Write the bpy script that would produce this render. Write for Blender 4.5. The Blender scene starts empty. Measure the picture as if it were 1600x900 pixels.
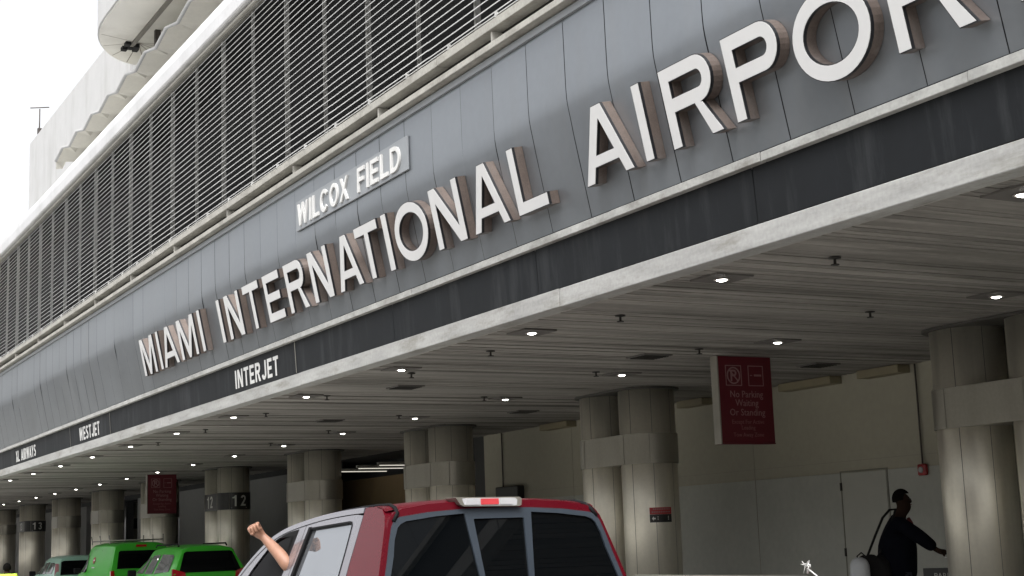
import bpy, bmesh, math, random
from mathutils import Vector, Matrix, Euler
from mathutils.geometry import tessellate_polygon
random.seed(7)
R = math.radians
scene = bpy.context.scene
COL = scene.collection
EYE = 1.65                      # camera height over the road; heights below marked z_ are measured from it

# ---------------------------------------------------------------- camera
cam_data = bpy.data.cameras.new('camera')
cam = bpy.data.objects.new('camera', cam_data); COL.objects.link(cam)
F = 2309.9 / 1600 * 36
cam_data.sensor_width = 36; cam_data.lens = F; cam_data.clip_end = 2000; cam_data.clip_start = .05
yaw, pitch, roll = 0.50260118, 0.1681173, -0.03607525
fw = Vector((math.sin(yaw)*math.cos(pitch), math.cos(yaw)*math.cos(pitch), math.sin(pitch)))
rt = Vector((math.cos(yaw), -math.sin(yaw), 0)); up = rt.cross(fw)
r2 = rt*math.cos(roll) + up*math.sin(roll); u2 = -rt*math.sin(roll) + up*math.cos(roll)
m = Matrix((r2, u2, -fw)).transposed().to_4x4(); m.translation = (0, 0, EYE)
cam.matrix_world = m
scene.camera = cam

# ---------------------------------------------------------------- sky, sun, exposure
SUN_EL, SUN_AZ = R(60), R(-140)          # azimuth from +Y towards +X
world = bpy.data.worlds.new('World'); scene.world = world; world.use_nodes = True
wn = world.node_tree; wn.nodes.clear()
wo = wn.nodes.new('ShaderNodeOutputWorld'); bg = wn.nodes.new('ShaderNodeBackground')
sky = wn.nodes.new('ShaderNodeTexSky'); sky.sky_type = 'NISHITA'; sky.sun_disc = False
sky.sun_elevation = SUN_EL; sky.sun_rotation = SUN_AZ
sky.air_density = 1.0; sky.dust_density = 6.0; sky.ozone_density = 1.0
hs = wn.nodes.new('ShaderNodeHueSaturation'); hs.inputs['Saturation'].default_value = .10
wn.links.new(sky.outputs[0], hs.inputs['Color']); wn.links.new(hs.outputs[0], bg.inputs[0])
bg.inputs[1].default_value = .15
wn.links.new(bg.outputs[0], wo.inputs[0])
sun_d = bpy.data.lights.new('sun', 'SUN'); sun_d.energy = .5; sun_d.angle = R(40); sun_d.color = (1, .97, .93)
sun = bpy.data.objects.new('sun', sun_d); COL.objects.link(sun)
sd = Vector((math.sin(SUN_AZ)*math.cos(SUN_EL), math.cos(SUN_AZ)*math.cos(SUN_EL), math.sin(SUN_EL)))
sun.rotation_euler = (-sd).to_track_quat('-Z', 'Y').to_euler()
scene.view_settings.view_transform = 'Standard'; scene.view_settings.look = 'None'
scene.view_settings.gamma = 1; scene.view_settings.exposure = 1.25
scene.cycles.max_bounces = 8; scene.cycles.diffuse_bounces = 5; scene.cycles.glossy_bounces = 4
scene.cycles.sample_clamp_indirect = 6
scene.cycles.use_denoising = True

# ---------------------------------------------------------------- materials
MATS = {}
def mat(name, col, rough=.6, metal=0., var=.12, scale=3., bump=0., stretch=(1, 1, 1), coat=0., ior=1.5,
        stain=None, stain_col=(.1, .09, .08), stain_amt=.5, island=0., emit=None, strength=0., alpha=1., trans=0., fine=0., sdet=8):
    if name in MATS: return MATS[name]
    mt = bpy.data.materials.new(name); mt.use_nodes = True; nt = mt.node_tree
    b = nt.nodes['Principled BSDF']; L = nt.links.new; N = nt.nodes.new
    b.inputs['Roughness'].default_value = rough; b.inputs['Metallic'].default_value = metal
    b.inputs['Coat Weight'].default_value = coat; b.inputs['Coat Roughness'].default_value = .04
    b.inputs['IOR'].default_value = ior
    if trans: b.inputs['Transmission Weight'].default_value = trans
    tc = N('ShaderNodeTexCoord'); mp = N('ShaderNodeMapping'); mp.inputs['Scale'].default_value = stretch
    L(tc.outputs['Object'], mp.inputs[0])
    no = N('ShaderNodeTexNoise'); no.inputs['Scale'].default_value = scale; no.inputs['Detail'].default_value = 7
    no.inputs['Roughness'].default_value = .62
    L(mp.outputs[0], no.inputs['Vector'])
    mr = N('ShaderNodeMapRange'); mr.inputs[1].default_value = .3; mr.inputs[2].default_value = .7
    mr.inputs[3].default_value = 1-var; mr.inputs[4].default_value = 1+var
    L(no.outputs['Fac'], mr.inputs[0])
    fac = mr.outputs[0]
    if fine:
        n3 = N('ShaderNodeTexNoise'); n3.inputs['Scale'].default_value = scale*14; n3.inputs['Detail'].default_value = 3
        L(tc.outputs['Object'], n3.inputs['Vector'])
        m3 = N('ShaderNodeMapRange'); m3.inputs[1].default_value = .3; m3.inputs[2].default_value = .7
        m3.inputs[3].default_value = 1-fine; m3.inputs[4].default_value = 1+fine; L(n3.outputs['Fac'], m3.inputs[0])
        mm = N('ShaderNodeMath'); mm.operation = 'MULTIPLY'; L(fac, mm.inputs[0]); L(m3.outputs[0], mm.inputs[1]); fac = mm.outputs[0]
    if island:
        g = N('ShaderNodeNewGeometry'); m2 = N('ShaderNodeMapRange'); m2.inputs[3].default_value = 1-island; m2.inputs[4].default_value = 1+island
        L(g.outputs['Random Per Island'], m2.inputs[0])
        mm = N('ShaderNodeMath'); mm.operation = 'MULTIPLY'; L(fac, mm.inputs[0]); L(m2.outputs[0], mm.inputs[1]); fac = mm.outputs[0]
    vm = N('ShaderNodeVectorMath'); vm.operation = 'SCALE'; vm.inputs[0].default_value = col; L(fac, vm.inputs['Scale'])
    out = vm.outputs[0]
    if stain:
        mp2 = N('ShaderNodeMapping'); mp2.inputs['Scale'].default_value = stain; L(tc.outputs['Object'], mp2.inputs[0])
        n2 = N('ShaderNodeTexNoise'); n2.inputs['Scale'].default_value = 1; n2.inputs['Detail'].default_value = sdet; n2.inputs['Roughness'].default_value = .7 if sdet > 4 else .5
        L(mp2.outputs[0], n2.inputs['Vector'])
        cr = N('ShaderNodeMapRange'); cr.inputs[1].default_value = .5; cr.inputs[2].default_value = .72
        cr.inputs[3].default_value = 0; cr.inputs[4].default_value = stain_amt; L(n2.outputs['Fac'], cr.inputs[0])
        mx = N('ShaderNodeMix'); mx.data_type = 'RGBA'; L(cr.outputs[0], mx.inputs[0]); L(out, mx.inputs[6]); mx.inputs[7].default_value = (*stain_col, 1)
        out = mx.outputs[2]
    L(out, b.inputs['Base Color'])
    rr = N('ShaderNodeMapRange'); rr.inputs[3].default_value = max(0, rough-.08 if rough > .12 else rough*.7); rr.inputs[4].default_value = min(1, rough*1.25)
    L(no.outputs['Fac'], rr.inputs[0]); L(rr.outputs[0], b.inputs['Roughness'])
    if bump:
        bp = N('ShaderNodeBump'); bp.inputs['Strength'].default_value = .6; bp.inputs['Distance'].default_value = bump
        L(no.outputs['Fac'], bp.inputs['Height']); L(bp.outputs[0], b.inputs['Normal'])
    if emit:
        b.inputs['Emission Color'].default_value = (*emit, 1); b.inputs['Emission Strength'].default_value = strength
    MATS[name] = mt
    return mt

M_asphalt = mat('road concrete', (.30, .295, .275), .9, var=.25, scale=1.2, bump=.01, fine=.3)
M_conc = mat('paving concrete', (.42, .41, .38), .85, var=.15, scale=2, bump=.004, stain=(.5, .5, .5), stain_amt=.4, fine=.08)
M_kerb = mat('kerb concrete', (.42, .41, .38), .8, var=.15, scale=4, bump=.004, fine=.1)
M_line = mat('road paint', (.75, .75, .72), .7, var=.2, scale=9)
M_panel = mat('grey metal cladding', (.245, .262, .282), .35, metal=.74, var=.05, scale=.9, stretch=(1, 1.2, .6), bump=.0007, sdet=3,
              island=.03, stain=(1.5, 4, .3), stain_col=(.25, .25, .245), stain_amt=.16, fine=.02)
M_gap = mat('dark joint', (.025, .026, .028), .8)
M_band = mat('charcoal sign band', (.009, .0105, .0125), .6, var=.2, scale=.8, stretch=(1, 1.5, .6), bump=.001, ior=1.3, stain=(2, 3, .4), stain_col=(.10, .105, .11), stain_amt=.25, fine=.05)
M_strip = mat('weathered pale strip', (.36, .36, .345), .55, var=.16, scale=2.5, stretch=(1, 2, 4), bump=.003, stain=(2, 3.2, 6), stain_col=(.16, .15, .13), stain_amt=.75, fine=.1)
M_fascia = mat('painted concrete fascia', (.33, .33, .32), .6, var=.18, scale=2, stretch=(1, .7, 5), bump=.004, stain=(3, 1.1, 5), stain_col=(.15, .14, .11), stain_amt=.8, fine=.08)
M_ledge = mat('weathered ledge', (.34, .33, .30), .65, var=.16, scale=2.5, bump=.003, stain=(2, 2.2, 5), stain_col=(.14, .13, .11), stain_amt=.6, fine=.1)
M_louvre = mat('grey louvre metal', (.46, .46, .45), .45, metal=.2, var=.14, scale=2, stain=(2, 2, 3), stain_col=(.2, .19, .17), stain_amt=.5)
M_post = mat('grey louvre post metal', (.36, .36, .35), .55, var=.15, scale=3, stain=(3, 3, 3), stain_col=(.12, .12, .11), stain_amt=.5)
M_dark = mat('dark void paint', (.012, .012, .013), .9)
M_white = mat('white painted render', (.46, .46, .46), .7, var=.05, scale=1, bump=.003, stain=(.6, .6, .12), stain_col=(.28, .275, .26), stain_amt=.5, fine=.03)
M_parapet = mat('white parapet paint', (.58, .58, .59), .55, var=.06, scale=1, stain=(1, .9, .3), stain_col=(.32, .32, .31), stain_amt=.4, fine=.03)
M_ceil = mat('ceiling boards', (.24, .226, .207), .55, var=.34, scale=.9, stretch=(.5, 6, 1), island=.22, stain=(.35, 2.2, 1), stain_col=(.075, .07, .06), stain_amt=.75, fine=.08)
M_wall = mat('olive beige wall', (.35, .33, .26), .65, var=.06, scale=.8, stain=(.5, .5, .3), stain_col=(.28, .27, .22), stain_amt=.25, fine=.03)
M_greywall = mat('grey wall', (.20, .20, .20), .7, var=.08, scale=.8, fine=.04)
M_cove = mat('ochre light cove', (.22, .19, .12), .6, var=.1)
M_drum = mat('brushed column cladding', (.72, .685, .59), .40, metal=.72, var=.05, scale=1.6, stretch=(3, 3, .25), stain=(4, 4, .35), stain_col=(.40, .375, .32), stain_amt=.5, sdet=3, fine=.03)
M_bandring = mat('column band metal', (.29, .275, .235), .38, metal=.7, var=.1, scale=2, stretch=(2, 2, .5), fine=.04)
M_black = mat('black sign enamel', (.012, .012, .012), .4)
M_num = mat('silver numerals', (.55, .55, .52), .5)
M_face = mat('white letter face', (.58, .58, .58), .5, var=.03, scale=3, stain=(5, 5, 5), stain_col=(.6, .6, .57), stain_amt=.25)
M_trim = mat('black letter trim', (.012, .012, .014), .35)
M_ret = mat('weathered bronze return', (.150, .118, .102), .45, metal=.4, var=.25, scale=5, stretch=(1, 1, .4), island=0, stain=(2.5, 2.5, 1.2), stain_col=(.17, .165, .16), stain_amt=.95, fine=.10)
M_ltwhite = mat('white sign lettering', (.58, .58, .57), .5, var=.04)
M_plate = mat('pale plate', (.27, .285, .30), .45, metal=.3, var=.06)
M_red = mat('maroon sign enamel', (.085, .004, .010), .4, var=.08)
M_redtext = mat('faded sign lettering', (.24, .13, .13), .6)
M_redtext2 = mat('worn sign lettering', (.20, .085, .085), .6)
M_alu = mat('aluminium edge', (.28, .265, .23), .35, metal=.6, var=.08)
M_lamp = mat('lit lamp glass', (.9, .9, .9), .3, emit=(1, .97, .9), strength=9)
M_lampplate = mat('lamp plate', (.10, .092, .085), .6, var=.12)
M_lampring = mat('lamp ring', (.3, .28, .26), .4, metal=.5)
M_sprk = mat('dark sprinkler metal', (.03, .028, .026), .5, metal=.5)
M_alarm = mat('red alarm plastic', (.30, .012, .014), .35, coat=.3)
M_pipe = mat('dark conduit', (.06, .05, .045), .6)
M_maroon = mat('maroon metallic paint', (.085, .0028, .008), .28, metal=.12, var=.03, coat=.05, ior=1.28, scale=2)
M_skysheen = mat('sky sheen door paint', (.175, .165, .19), .28, metal=.5, var=.03, coat=1., scale=2)  # pale sky reflection on door frames and roof rails, put into the colour
M_frame = mat('blue grey rubber frame', (.028, .037, .049), .4, var=.06)
M_rub = mat('black rubber', (.008, .008, .009), .8, ior=1.25)
M_tyre = mat('tyre rubber', (.02, .02, .02), .8, bump=.003)
M_rim = mat('alloy rim', (.45, .45, .46), .3, metal=.9)
M_glassd = mat('dark tinted glass', (.002, .0025, .003), .015, ior=1.33, var=.0, coat=.0)
M_glasss = mat('reflective side glass', (.31, .325, .35), .03, metal=.75, ior=1.5, var=.05, scale=1.0)
M_glassg = mat('greenish car glass', (.022, .030, .028), .04, ior=1.4, var=0)
M_int = mat('dark cabin trim', (.012, .013, .013), .9)
M_green = mat('bright green paint', (.045, .40, .028), .38, metal=.0, var=.04, coat=.18, ior=1.35, scale=2)
M_mint = mat('pale mint paint', (.32, .55, .44), .35, metal=.1, var=.04, coat=.4, scale=2)
M_lens = mat('red lamp lens', (.35, .005, .01), .12, coat=1.)
M_lensw = mat('clear lamp lens', (.50, .50, .51), .15, coat=1.)
M_lensr = mat('pale red lamp lens', (.60, .05, .06), .15, coat=1.)
M_skin = mat('light skin', (.29, .150, .098), .5, var=.12, scale=14, fine=.06)
M_skind = mat('dark skin', (.022, .012, .008), .9, ior=1.2, var=.1, scale=14)
M_jacket = mat('dark navy cloth', (.003, .0035, .006), 1., ior=1.15, var=.2, scale=9, bump=.006)
M_trous = mat('navy trousers', (.009, .012, .022), .85, var=.15, scale=9)
M_bag = mat('black bag fabric', (.0045, .0042, .004), .8, ior=1.3, var=.2, scale=12, bump=.004)
M_hair = mat('black hair', (.004, .0035, .003), 1., ior=1.15)
M_hair2 = mat('brown hair', (.06, .035, .02), .8)
M_scarf = mat('dark red collar cloth', (.10, .012, .015), .8)
M_vest = mat('yellow green safety vest', (.55, .80, .06), .6, var=.06, scale=6)
M_shirt = mat('dark shirt cloth', (.03, .035, .045), .85)
M_glove = mat('white paper', (.75, .75, .72), .6)
M_boll = mat('white bollard paint', (.33, .34, .35), .45, var=.08, scale=5, stain=(3, 3, 3), stain_col=(.3, .3, .28), stain_amt=.4)
M_rope = mat('white rope', (.5, .5, .48), .8, var=.1, scale=40)
M_stick = mat('red sticker', (.32, .015, .02), .4)
M_winwall = mat('dark tower glazing', (.075, .078, .09), .25, ior=1.6, var=.15, scale=.6)
M_soffit = mat('tower soffit paint', (.72, .71, .67), .7, var=.06, scale=.4, stain=(.3, .3, .3), stain_col=(.34, .32, .28), stain_amt=.4)
M_zig = mat('cream canopy concrete', (.64, .62, .55), .7, var=.07, scale=.5, fine=.03)
M_garage = mat('garage concrete', (.20, .195, .185), .8, var=.1, scale=.4)
M_brownint = mat('brown interior wall', (.34, .24, .13), .7, var=.06)
M_strip_l = mat('lit tube', (.9, .9, .85), .4, emit=(1, .95, .82), strength=.30)
M_blue = mat('blue poster', (.02, .12, .24), .5)

# ---------------------------------------------------------------- object helpers
def tag(o, label=None, cat=None, group=None, kind=None):
    if label: o['label'] = label
    if cat: o['category'] = cat
    if group: o['group'] = group
    if kind: o['kind'] = kind
    return o
def empty(name, loc=(0, 0, 0), rz=0, label=None, cat=None, group=None):
    o = bpy.data.objects.new(name, None); COL.objects.link(o); o.location = loc; o.rotation_euler = (0, 0, rz)
    o.empty_display_size = .2
    return tag(o, label, cat, group)
def copy_tree(o, parent=None):
    c = o.copy(); COL.objects.link(c)
    if parent is not None:
        c.parent = parent; c.matrix_parent_inverse = o.matrix_parent_inverse.copy()
    for ch in [x for x in COL.objects if x.parent == o]: copy_tree(ch, c)
    return c
class MB:
    def __init__(s): s.v = []; s.f = []; s.mi = []; s.sm = []
    def add(s, vs, fs, mi=0, smooth=False):
        n = len(s.v); s.v += [tuple(v) for v in vs]; s.f += [tuple(i+n for i in f) for f in fs]
        s.mi += [mi]*len(fs); s.sm += [smooth]*len(fs); return s
    def box(s, a, b, mi=0):
        (x0, y0, z0), (x1, y1, z1) = a, b
        return s.add([(x0, y0, z0), (x1, y0, z0), (x1, y1, z0), (x0, y1, z0), (x0, y0, z1), (x1, y0, z1), (x1, y1, z1), (x0, y1, z1)],
                     [(0, 3, 2, 1), (4, 5, 6, 7), (0, 1, 5, 4), (1, 2, 6, 5), (2, 3, 7, 6), (3, 0, 4, 7)], mi)
    def tube(s, pts, r, n=8, mi=0, caps=True):
        pts = [Vector(p) for p in pts]; rs = r if isinstance(r, (list, tuple)) else [r]*len(pts)
        vs = []; fs = []; prev = None
        for i, p in enumerate(pts):
            d = (pts[min(i+1, len(pts)-1)]-pts[max(i-1, 0)]).normalized()
            a = prev if prev is not None else (Vector((0, 0, 1)) if abs(d.z) < .9 else Vector((1, 0, 0)))
            u = (a - d*a.dot(d)).normalized(); w = d.cross(u); prev = u
            for k in range(n):
                t = 2*math.pi*k/n; vs.append(p+(u*math.cos(t)+w*math.sin(t))*rs[i])
        for i in range(len(pts)-1):
            for k in range(n): fs.append((i*n+k, i*n+(k+1) % n, (i+1)*n+(k+1) % n, (i+1)*n+k))
        s.add(vs, fs, mi, True)
        if caps:
            b = len(s.v)-len(vs)
            s.f += [tuple(b+k for k in reversed(range(n))), tuple(b+(len(pts)-1)*n+k for k in range(n))]; s.mi += [mi]*2; s.sm += [False]*2
        return s
    def lathe(s, prof, c=(0, 0, 0), n=24, mi=0):
        vs = []; fs = []
        for r_, z in prof:
            for k in range(n):
                t = 2*math.pi*k/n; vs.append((c[0]+r_*math.cos(t), c[1]+r_*math.sin(t), c[2]+z))
        for i in range(len(prof)-1):
            for k in range(n): fs.append((i*n+k, i*n+(k+1) % n, (i+1)*n+(k+1) % n, (i+1)*n+k))
        s.add(vs, fs, mi, True); b = len(s.v)-len(vs)
        for i, rev in ((0, True), (len(prof)-1, False)):
            if prof[i][0] > 1e-4:
                ring = [b+i*n+k for k in range(n)]; s.f.append(tuple(reversed(ring)) if rev else tuple(ring)); s.mi.append(mi); s.sm.append(False)
        return s
    def prism(s, loops, fn, w0, w1, mi=0, back=True, front=True, walls=True, smooth=False):
        """loops: outer then holes, 2-D; fn(u, v, w) -> 3-D"""
        flat = [p for l in loops for p in l]
        tri = tessellate_polygon([[Vector((p[0], p[1], 0)) for p in l] for l in loops])
        if front: s.add([fn(p[0], p[1], w1) for p in flat], tri, mi)
        if back: s.add([fn(p[0], p[1], w0) for p in flat], [t[::-1] for t in tri], mi)
        if walls:
            for l in loops:
                n = len(l)
                s.add([fn(*p, w0) for p in l]+[fn(*p, w1) for p in l], [(i, (i+1) % n, n+(i+1) % n, n+i) for i in range(n)], mi, smooth)
        return s
    def grid(s, rows, mi=0, smooth=True, closed=False):
        n = len(rows[0]); vs = [p for r_ in rows for p in r_]; fs = []
        for i in range(len(rows)-1):
            for k in range(n if closed else n-1):
                fs.append((i*n+k, i*n+(k+1) % n, (i+1)*n+(k+1) % n, (i+1)*n+k))
        return s.add(vs, fs, mi, smooth)
    def build(s, name, mats, parent=None, fix=True, bevel=0, loc=None, auto=True):
        me = bpy.data.meshes.new(name); me.from_pydata([tuple(v) for v in s.v], [], s.f)
        for mt in (mats if isinstance(mats, (list, tuple)) else [mats]): me.materials.append(mt)
        me.polygons.foreach_set('material_index', s.mi); me.polygons.foreach_set('use_smooth', s.sm); me.update()
        if fix:
            bm = bmesh.new(); bm.from_mesh(me); bmesh.ops.recalc_face_normals(bm, faces=bm.faces); bm.to_mesh(me); bm.free()
        o = bpy.data.objects.new(name, me); COL.objects.link(o)
        if parent is not None: o.parent = parent
        if loc: o.location = loc
        if bevel:
            mdf = o.modifiers.new('bevel', 'BEVEL'); mdf.width = bevel; mdf.segments = 2; mdf.limit_method = 'ANGLE'; mdf.angle_limit = R(40)
        return o

# ---------------------------------------------------------------- lettering
def stroke(pts, t):
    P = [Vector((p[0], p[1])) for p in pts]; L_, R_ = [], []
    for i, p in enumerate(P):
        d0 = (P[i]-P[i-1]).normalized() if i else (P[1]-P[0]).normalized()
        d1 = (P[i+1]-P[i]).normalized() if i < len(P)-1 else d0
        n0 = Vector((-d0.y, d0.x)); n1 = Vector((-d1.y, d1.x)); n = (n0+n1).normalized()
        k = t/2/max(.5, n.dot(n0))
        L_.append(tuple(p+n*k)); R_.append(tuple(p-n*k))
    return [L_+R_[::-1]]
def arc(cx, cy, rx, ry, a0, a1, n=14):
    return [(cx+rx*math.cos(R(a0+(a1-a0)*i/n)), cy+ry*math.sin(R(a0+(a1-a0)*i/n))) for i in range(n+1)]
def glyph(c, w, H, t):
    h = H/2
    if c == 'I': return [[(0, 0), (0, H), (w, H), (w, 0)]]
    if c == 'L': return [[(0, 0), (0, H), (t, H), (t, t), (w, t), (w, 0)]]
    if c == 'T': return [[(w/2-t/2, 0), (w/2-t/2, H-t), (0, H-t), (0, H), (w, H), (w, H-t), (w/2+t/2, H-t), (w/2+t/2, 0)]]
    if c == 'E': return [[(0, 0), (0, H), (w, H), (w, H-t), (t, H-t), (t, h+t/2), (w*.9, h+t/2), (w*.9, h-t/2), (t, h-t/2), (t, t), (w, t), (w, 0)]]
    if c == 'F': return [[(0, 0), (0, H), (w, H), (w, H-t), (t, H-t), (t, h+t/2), (w*.88, h+t/2), (w*.88, h-t/2), (t, h-t/2), (t, 0)]]
    if c == 'M': return [[(0, 0), (0, H), (1.35*t, H), (w/2, .27*H), (w-1.35*t, H), (w, H), (w, 0), (w-t, 0), (w-t, .74*H), (w/2+.42*t, 0), (w/2-.42*t, 0), (t, .74*H), (t, 0)]]
    if c == 'N': return [[(0, 0), (0, H), (1.25*t, H), (w-t, .27*H), (w-t, H), (w, H), (w, 0), (w-1.25*t, 0), (t, .73*H), (t, 0)]]
    if c == 'A':
        ha = .80*H; xl = lambda v: 1.1*t+(w/2-1.1*t)*v/ha; a, b = .20*H, .36*H
        return [[(0, 0), (w/2-.62*t, H), (w/2+.62*t, H), (w, 0), (w-1.1*t, 0), (w-xl(a), a), (xl(a), a), (1.1*t, 0)],
                [(xl(b), b), (w/2, ha), (w-xl(b), b)]]
    if c == 'O': return [arc(w/2, h, w/2, h, 0, 360, 40)[:-1], arc(w/2, h, w/2-t, h-t, 0, 360, 40)[:-1]]
    if c == 'D': return [[(0, 0), (0, H)]+arc(w*.4, h, w*.6, h, 90, -90, 16), [(t, t), (t, H-t)]+arc(w*.4, h, w*.6-t, h-t, 90, -90, 16)]
    if c in 'PR':
        rb = .285*H; cy = H-rb; cx = w-rb*1.0-(.02*w if c == 'R' else 0)
        bowl = arc(cx, cy, w-cx-(.03*w if c == 'R' else 0), rb, 90, -90, 14)
        hole = [(t, cy-rb+t), (t, H-t)]+arc(cx, cy, w-cx-t-(.03*w if c == 'R' else 0), rb-t, 90, -90, 12)
        y0 = cy-rb
        if c == 'P': return [[(0, 0), (0, H)]+bowl+[(t, y0), (t, 0)], hole]
        return [[(0, 0), (0, H)]+bowl+[(cx+.01, y0), (w, 0), (w-1.25*t, 0), (cx-.75*t, y0), (t, y0), (t, 0)], hole]
    if c == 'W': return [[(0, H), (t, H), (.29*w, .3*H), (.5*w-.5*t, H), (.5*w+.5*t, H), (.71*w, .3*H), (w-t, H), (w, H), (.76*w+.35*t, 0), (.76*w-.55*t, 0), (.5*w, .66*H), (.24*w+.55*t, 0), (.24*w-.35*t, 0)]]
    if c == 'X': return [[(0, 0), (w/2-.62*t, h), (.02*w, H), (1.15*t, H), (w/2, h+.85*t), (w-1.15*t, H), (w*.98, H), (w/2+.62*t, h), (w, 0), (w-1.15*t, 0), (w/2, h-.85*t), (1.15*t, 0)]]
    if c == 'Y': return [[(w/2-t/2, 0), (w/2-t/2, .42*H), (0, H), (1.15*t, H), (w/2, .55*H), (w-1.15*t, H), (w, H), (w/2+t/2, .42*H), (w/2+t/2, 0)]]
    q = t/2
    if c == 'C': return stroke(arc(w/2, h, w/2-q, h-q, 38, 322, 26), t)
    if c == 'J': return stroke([(w-q, H), (w-q, w*.5)]+arc(w/2, w*.45, w/2-q, w*.45-q, 0, -170, 14)[1:], t)
    if c == 'S': return stroke(arc(w/2, H*.735, w/2-q, H*.265-q, 25, 250, 16)+[(w*.62, H*.47)]+arc(w/2, H*.265, w/2-q, H*.265-q, 40, -155, 14), t)
    if c == '1': return [[(w*.42, 0), (w*.42, H*.72), (0, H*.72), (0, H*.82), (w*.30, H*.86), (w*.5, H), (w*.42+t, H), (w*.42+t, 0)]]
    if c == '2': return stroke(arc(w/2, H*.72, w/2-q, H*.28-q, 170, -35, 16)+[(q+.05*w, q*1.4), (w, q*1.4)], t)
    if c == '3': return stroke(arc(w/2, H*.74, w/2-q, H*.26-q, 160, -75, 14)+arc(w/2, H*.27, w/2-q, H*.27-q, 75, -160, 16), t)
    return [[(0, 0), (0, H), (w, H), (w, 0)]]
GW = dict(I=.30, L=.85, T=.95, E=.85, F=.82, M=1.25, N=1.05, A=1.1, O=1.12, D=1.02, P=.95, R=1.0, W=1.5, X=1.05, Y=1.05, C=1.05, J=.85, S=.95)
def word(mb, text, fn, width, H, t, w0, w1, mi=0, gap=.20):
    tot = sum((.55 if c == ' ' else GW.get(c, 1.))+gap for c in text)-gap; k = width/tot; u = 0
    for c in text:
        if c == ' ': u += (.55+gap)*k; continue
        wd = GW.get(c, 1.)*k
        if c == 'I': wd = t
        mb.prism(glyph(c, wd, H, t), lambda a, b, w, u=u: fn(u+a, b, w), w0, w1, mi)
        u += wd+gap*k if c == 'I' else (GW.get(c, 1.)+gap)*k
    return mb
def text_mesh(name, body, size, mt, fn, parent, align='CENTER', thick=.002, sx=1.):
    cu = bpy.data.curves.new(name, 'FONT'); cu.body = body; cu.size = size; cu.align_x = align; cu.extrude = thick/2; cu.resolution_u = 2
    tmp = bpy.data.objects.new(name+'_tmp', cu); me = bpy.data.meshes.new_from_object(tmp)
    bpy.data.objects.remove(tmp); bpy.data.curves.remove(cu)
    for v in me.vertices: v.co = Vector(fn(v.co.x*sx, v.co.y, v.co.z))
    me.materials.clear(); me.materials.append(mt); me.name = name
    bm = bmesh.new(); bm.from_mesh(me); bmesh.ops.recalc_face_normals(bm, faces=bm.faces); bm.to_mesh(me); bm.free()
    o = bpy.data.objects.new(name, me); COL.objects.link(o); o.parent = parent
    return o

# ================================================================ SETTING
YN, YF = -6., 104.                       # extent of the terminal along the road
KX = 11.25                               # kerb line
tag(MB().add([(-400, -400, 0), (900, -400, 0), (900, 900, 0), (-400, 900, 0)], [(0, 1, 2, 3)]).build('ground', M_conc), kind='structure')
tag(MB().add([(-9, -60, .004), (KX, -60, .004), (KX, 160, .004), (-9, 160, .004)], [(0, 1, 2, 3)]).build('road', M_asphalt), kind='structure')
tag(MB().box((KX, -60, 0), (KX+.18, 160, .15)).build('kerb', M_kerb, bevel=.015), kind='structure')
tag(MB().box((KX+.18, -60, 0), (30, 160, .148)).build('pavement', M_conc), kind='structure')
mb = MB()
for y in range(-40, 120, 6):
    mb.add([(2.3, y, .008), (2.42, y, .008), (2.42, y+2.6, .008), (2.3, y+2.6, .008)], [(0, 1, 2, 3)])
    mb.add([(6.6, y, .008), (6.72, y, .008), (6.72, y+2.6, .008), (6.6, y+2.6, .008)], [(0, 1, 2, 3)])
tag(mb.build('lane_markings', M_line), kind='structure')

# ---------------------------------------------------------------- terminal building
T = empty('terminal_building', (14, 30, 0), label='long grey airport terminal with louvred upper level over a dark drop-off canopy', cat='building')
def tb(mbx, name, mt, label=None, **k):
    o = mbx.build(name, mt, None, **k); o.parent = T; o.matrix_parent_inverse = Matrix.Translation((-14, -30, 0))
    if label: o['label'] = label
    return o
SEAM0, SP = 10.775, .683
XB_, ZB_, XK_, ZK_ = 6.75, 2.75, 6.54, 3.78
def panel_x(z):                     # outer face of cladding at height z over the eye
    s_ = (XK_-XB_)/(ZK_-ZB_)
    return XB_+s_*(z-ZB_) if z < ZK_ else XK_
prof = [(XB_, ZB_), (6.699, 3.0), (6.648, 3.25), (6.601, 3.48), (6.573, 3.62), (6.553, 3.72), (6.543, 3.79), (6.538, 3.88), (6.535, 4.1), (6.533, 4.35), (6.53, 4.56)]
mb = MB(); n0 = int((YN-SEAM0)/SP); n1 = int((YF-SEAM0)/SP)
for i in range(n0, n1):
    y0, y1 = SEAM0+i*SP+.0048, SEAM0+(i+1)*SP-.0048
    tl = random.uniform(-.003, .003); bw = random.uniform(.0005, .002); dz = random.uniform(-.025, .025); cols_ = []
    for k in range(5):
        f = k/4; y = y0+(y1-y0)*f
        cols_.append([(x+tl*(f-.5)-bw*math.sin(math.pi*f), y, z+(dz if 3.5 < z < 3.95 else 0)+EYE) for x, z in prof])
    mb.grid(cols_)
tb(mb, 'cladding_panels', M_panel, 'grey metal cladding panels leaning in towards the bottom', fix=True)
tb(MB().prism([[(6.80, 2.72), (6.59, 3.78), (6.56, 4.60), (6.9, 4.60), (6.9, 2.72)]], lambda x, z, w: (x, w, z+EYE), YN, YF), 'cladding_backing', M_gap)
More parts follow.
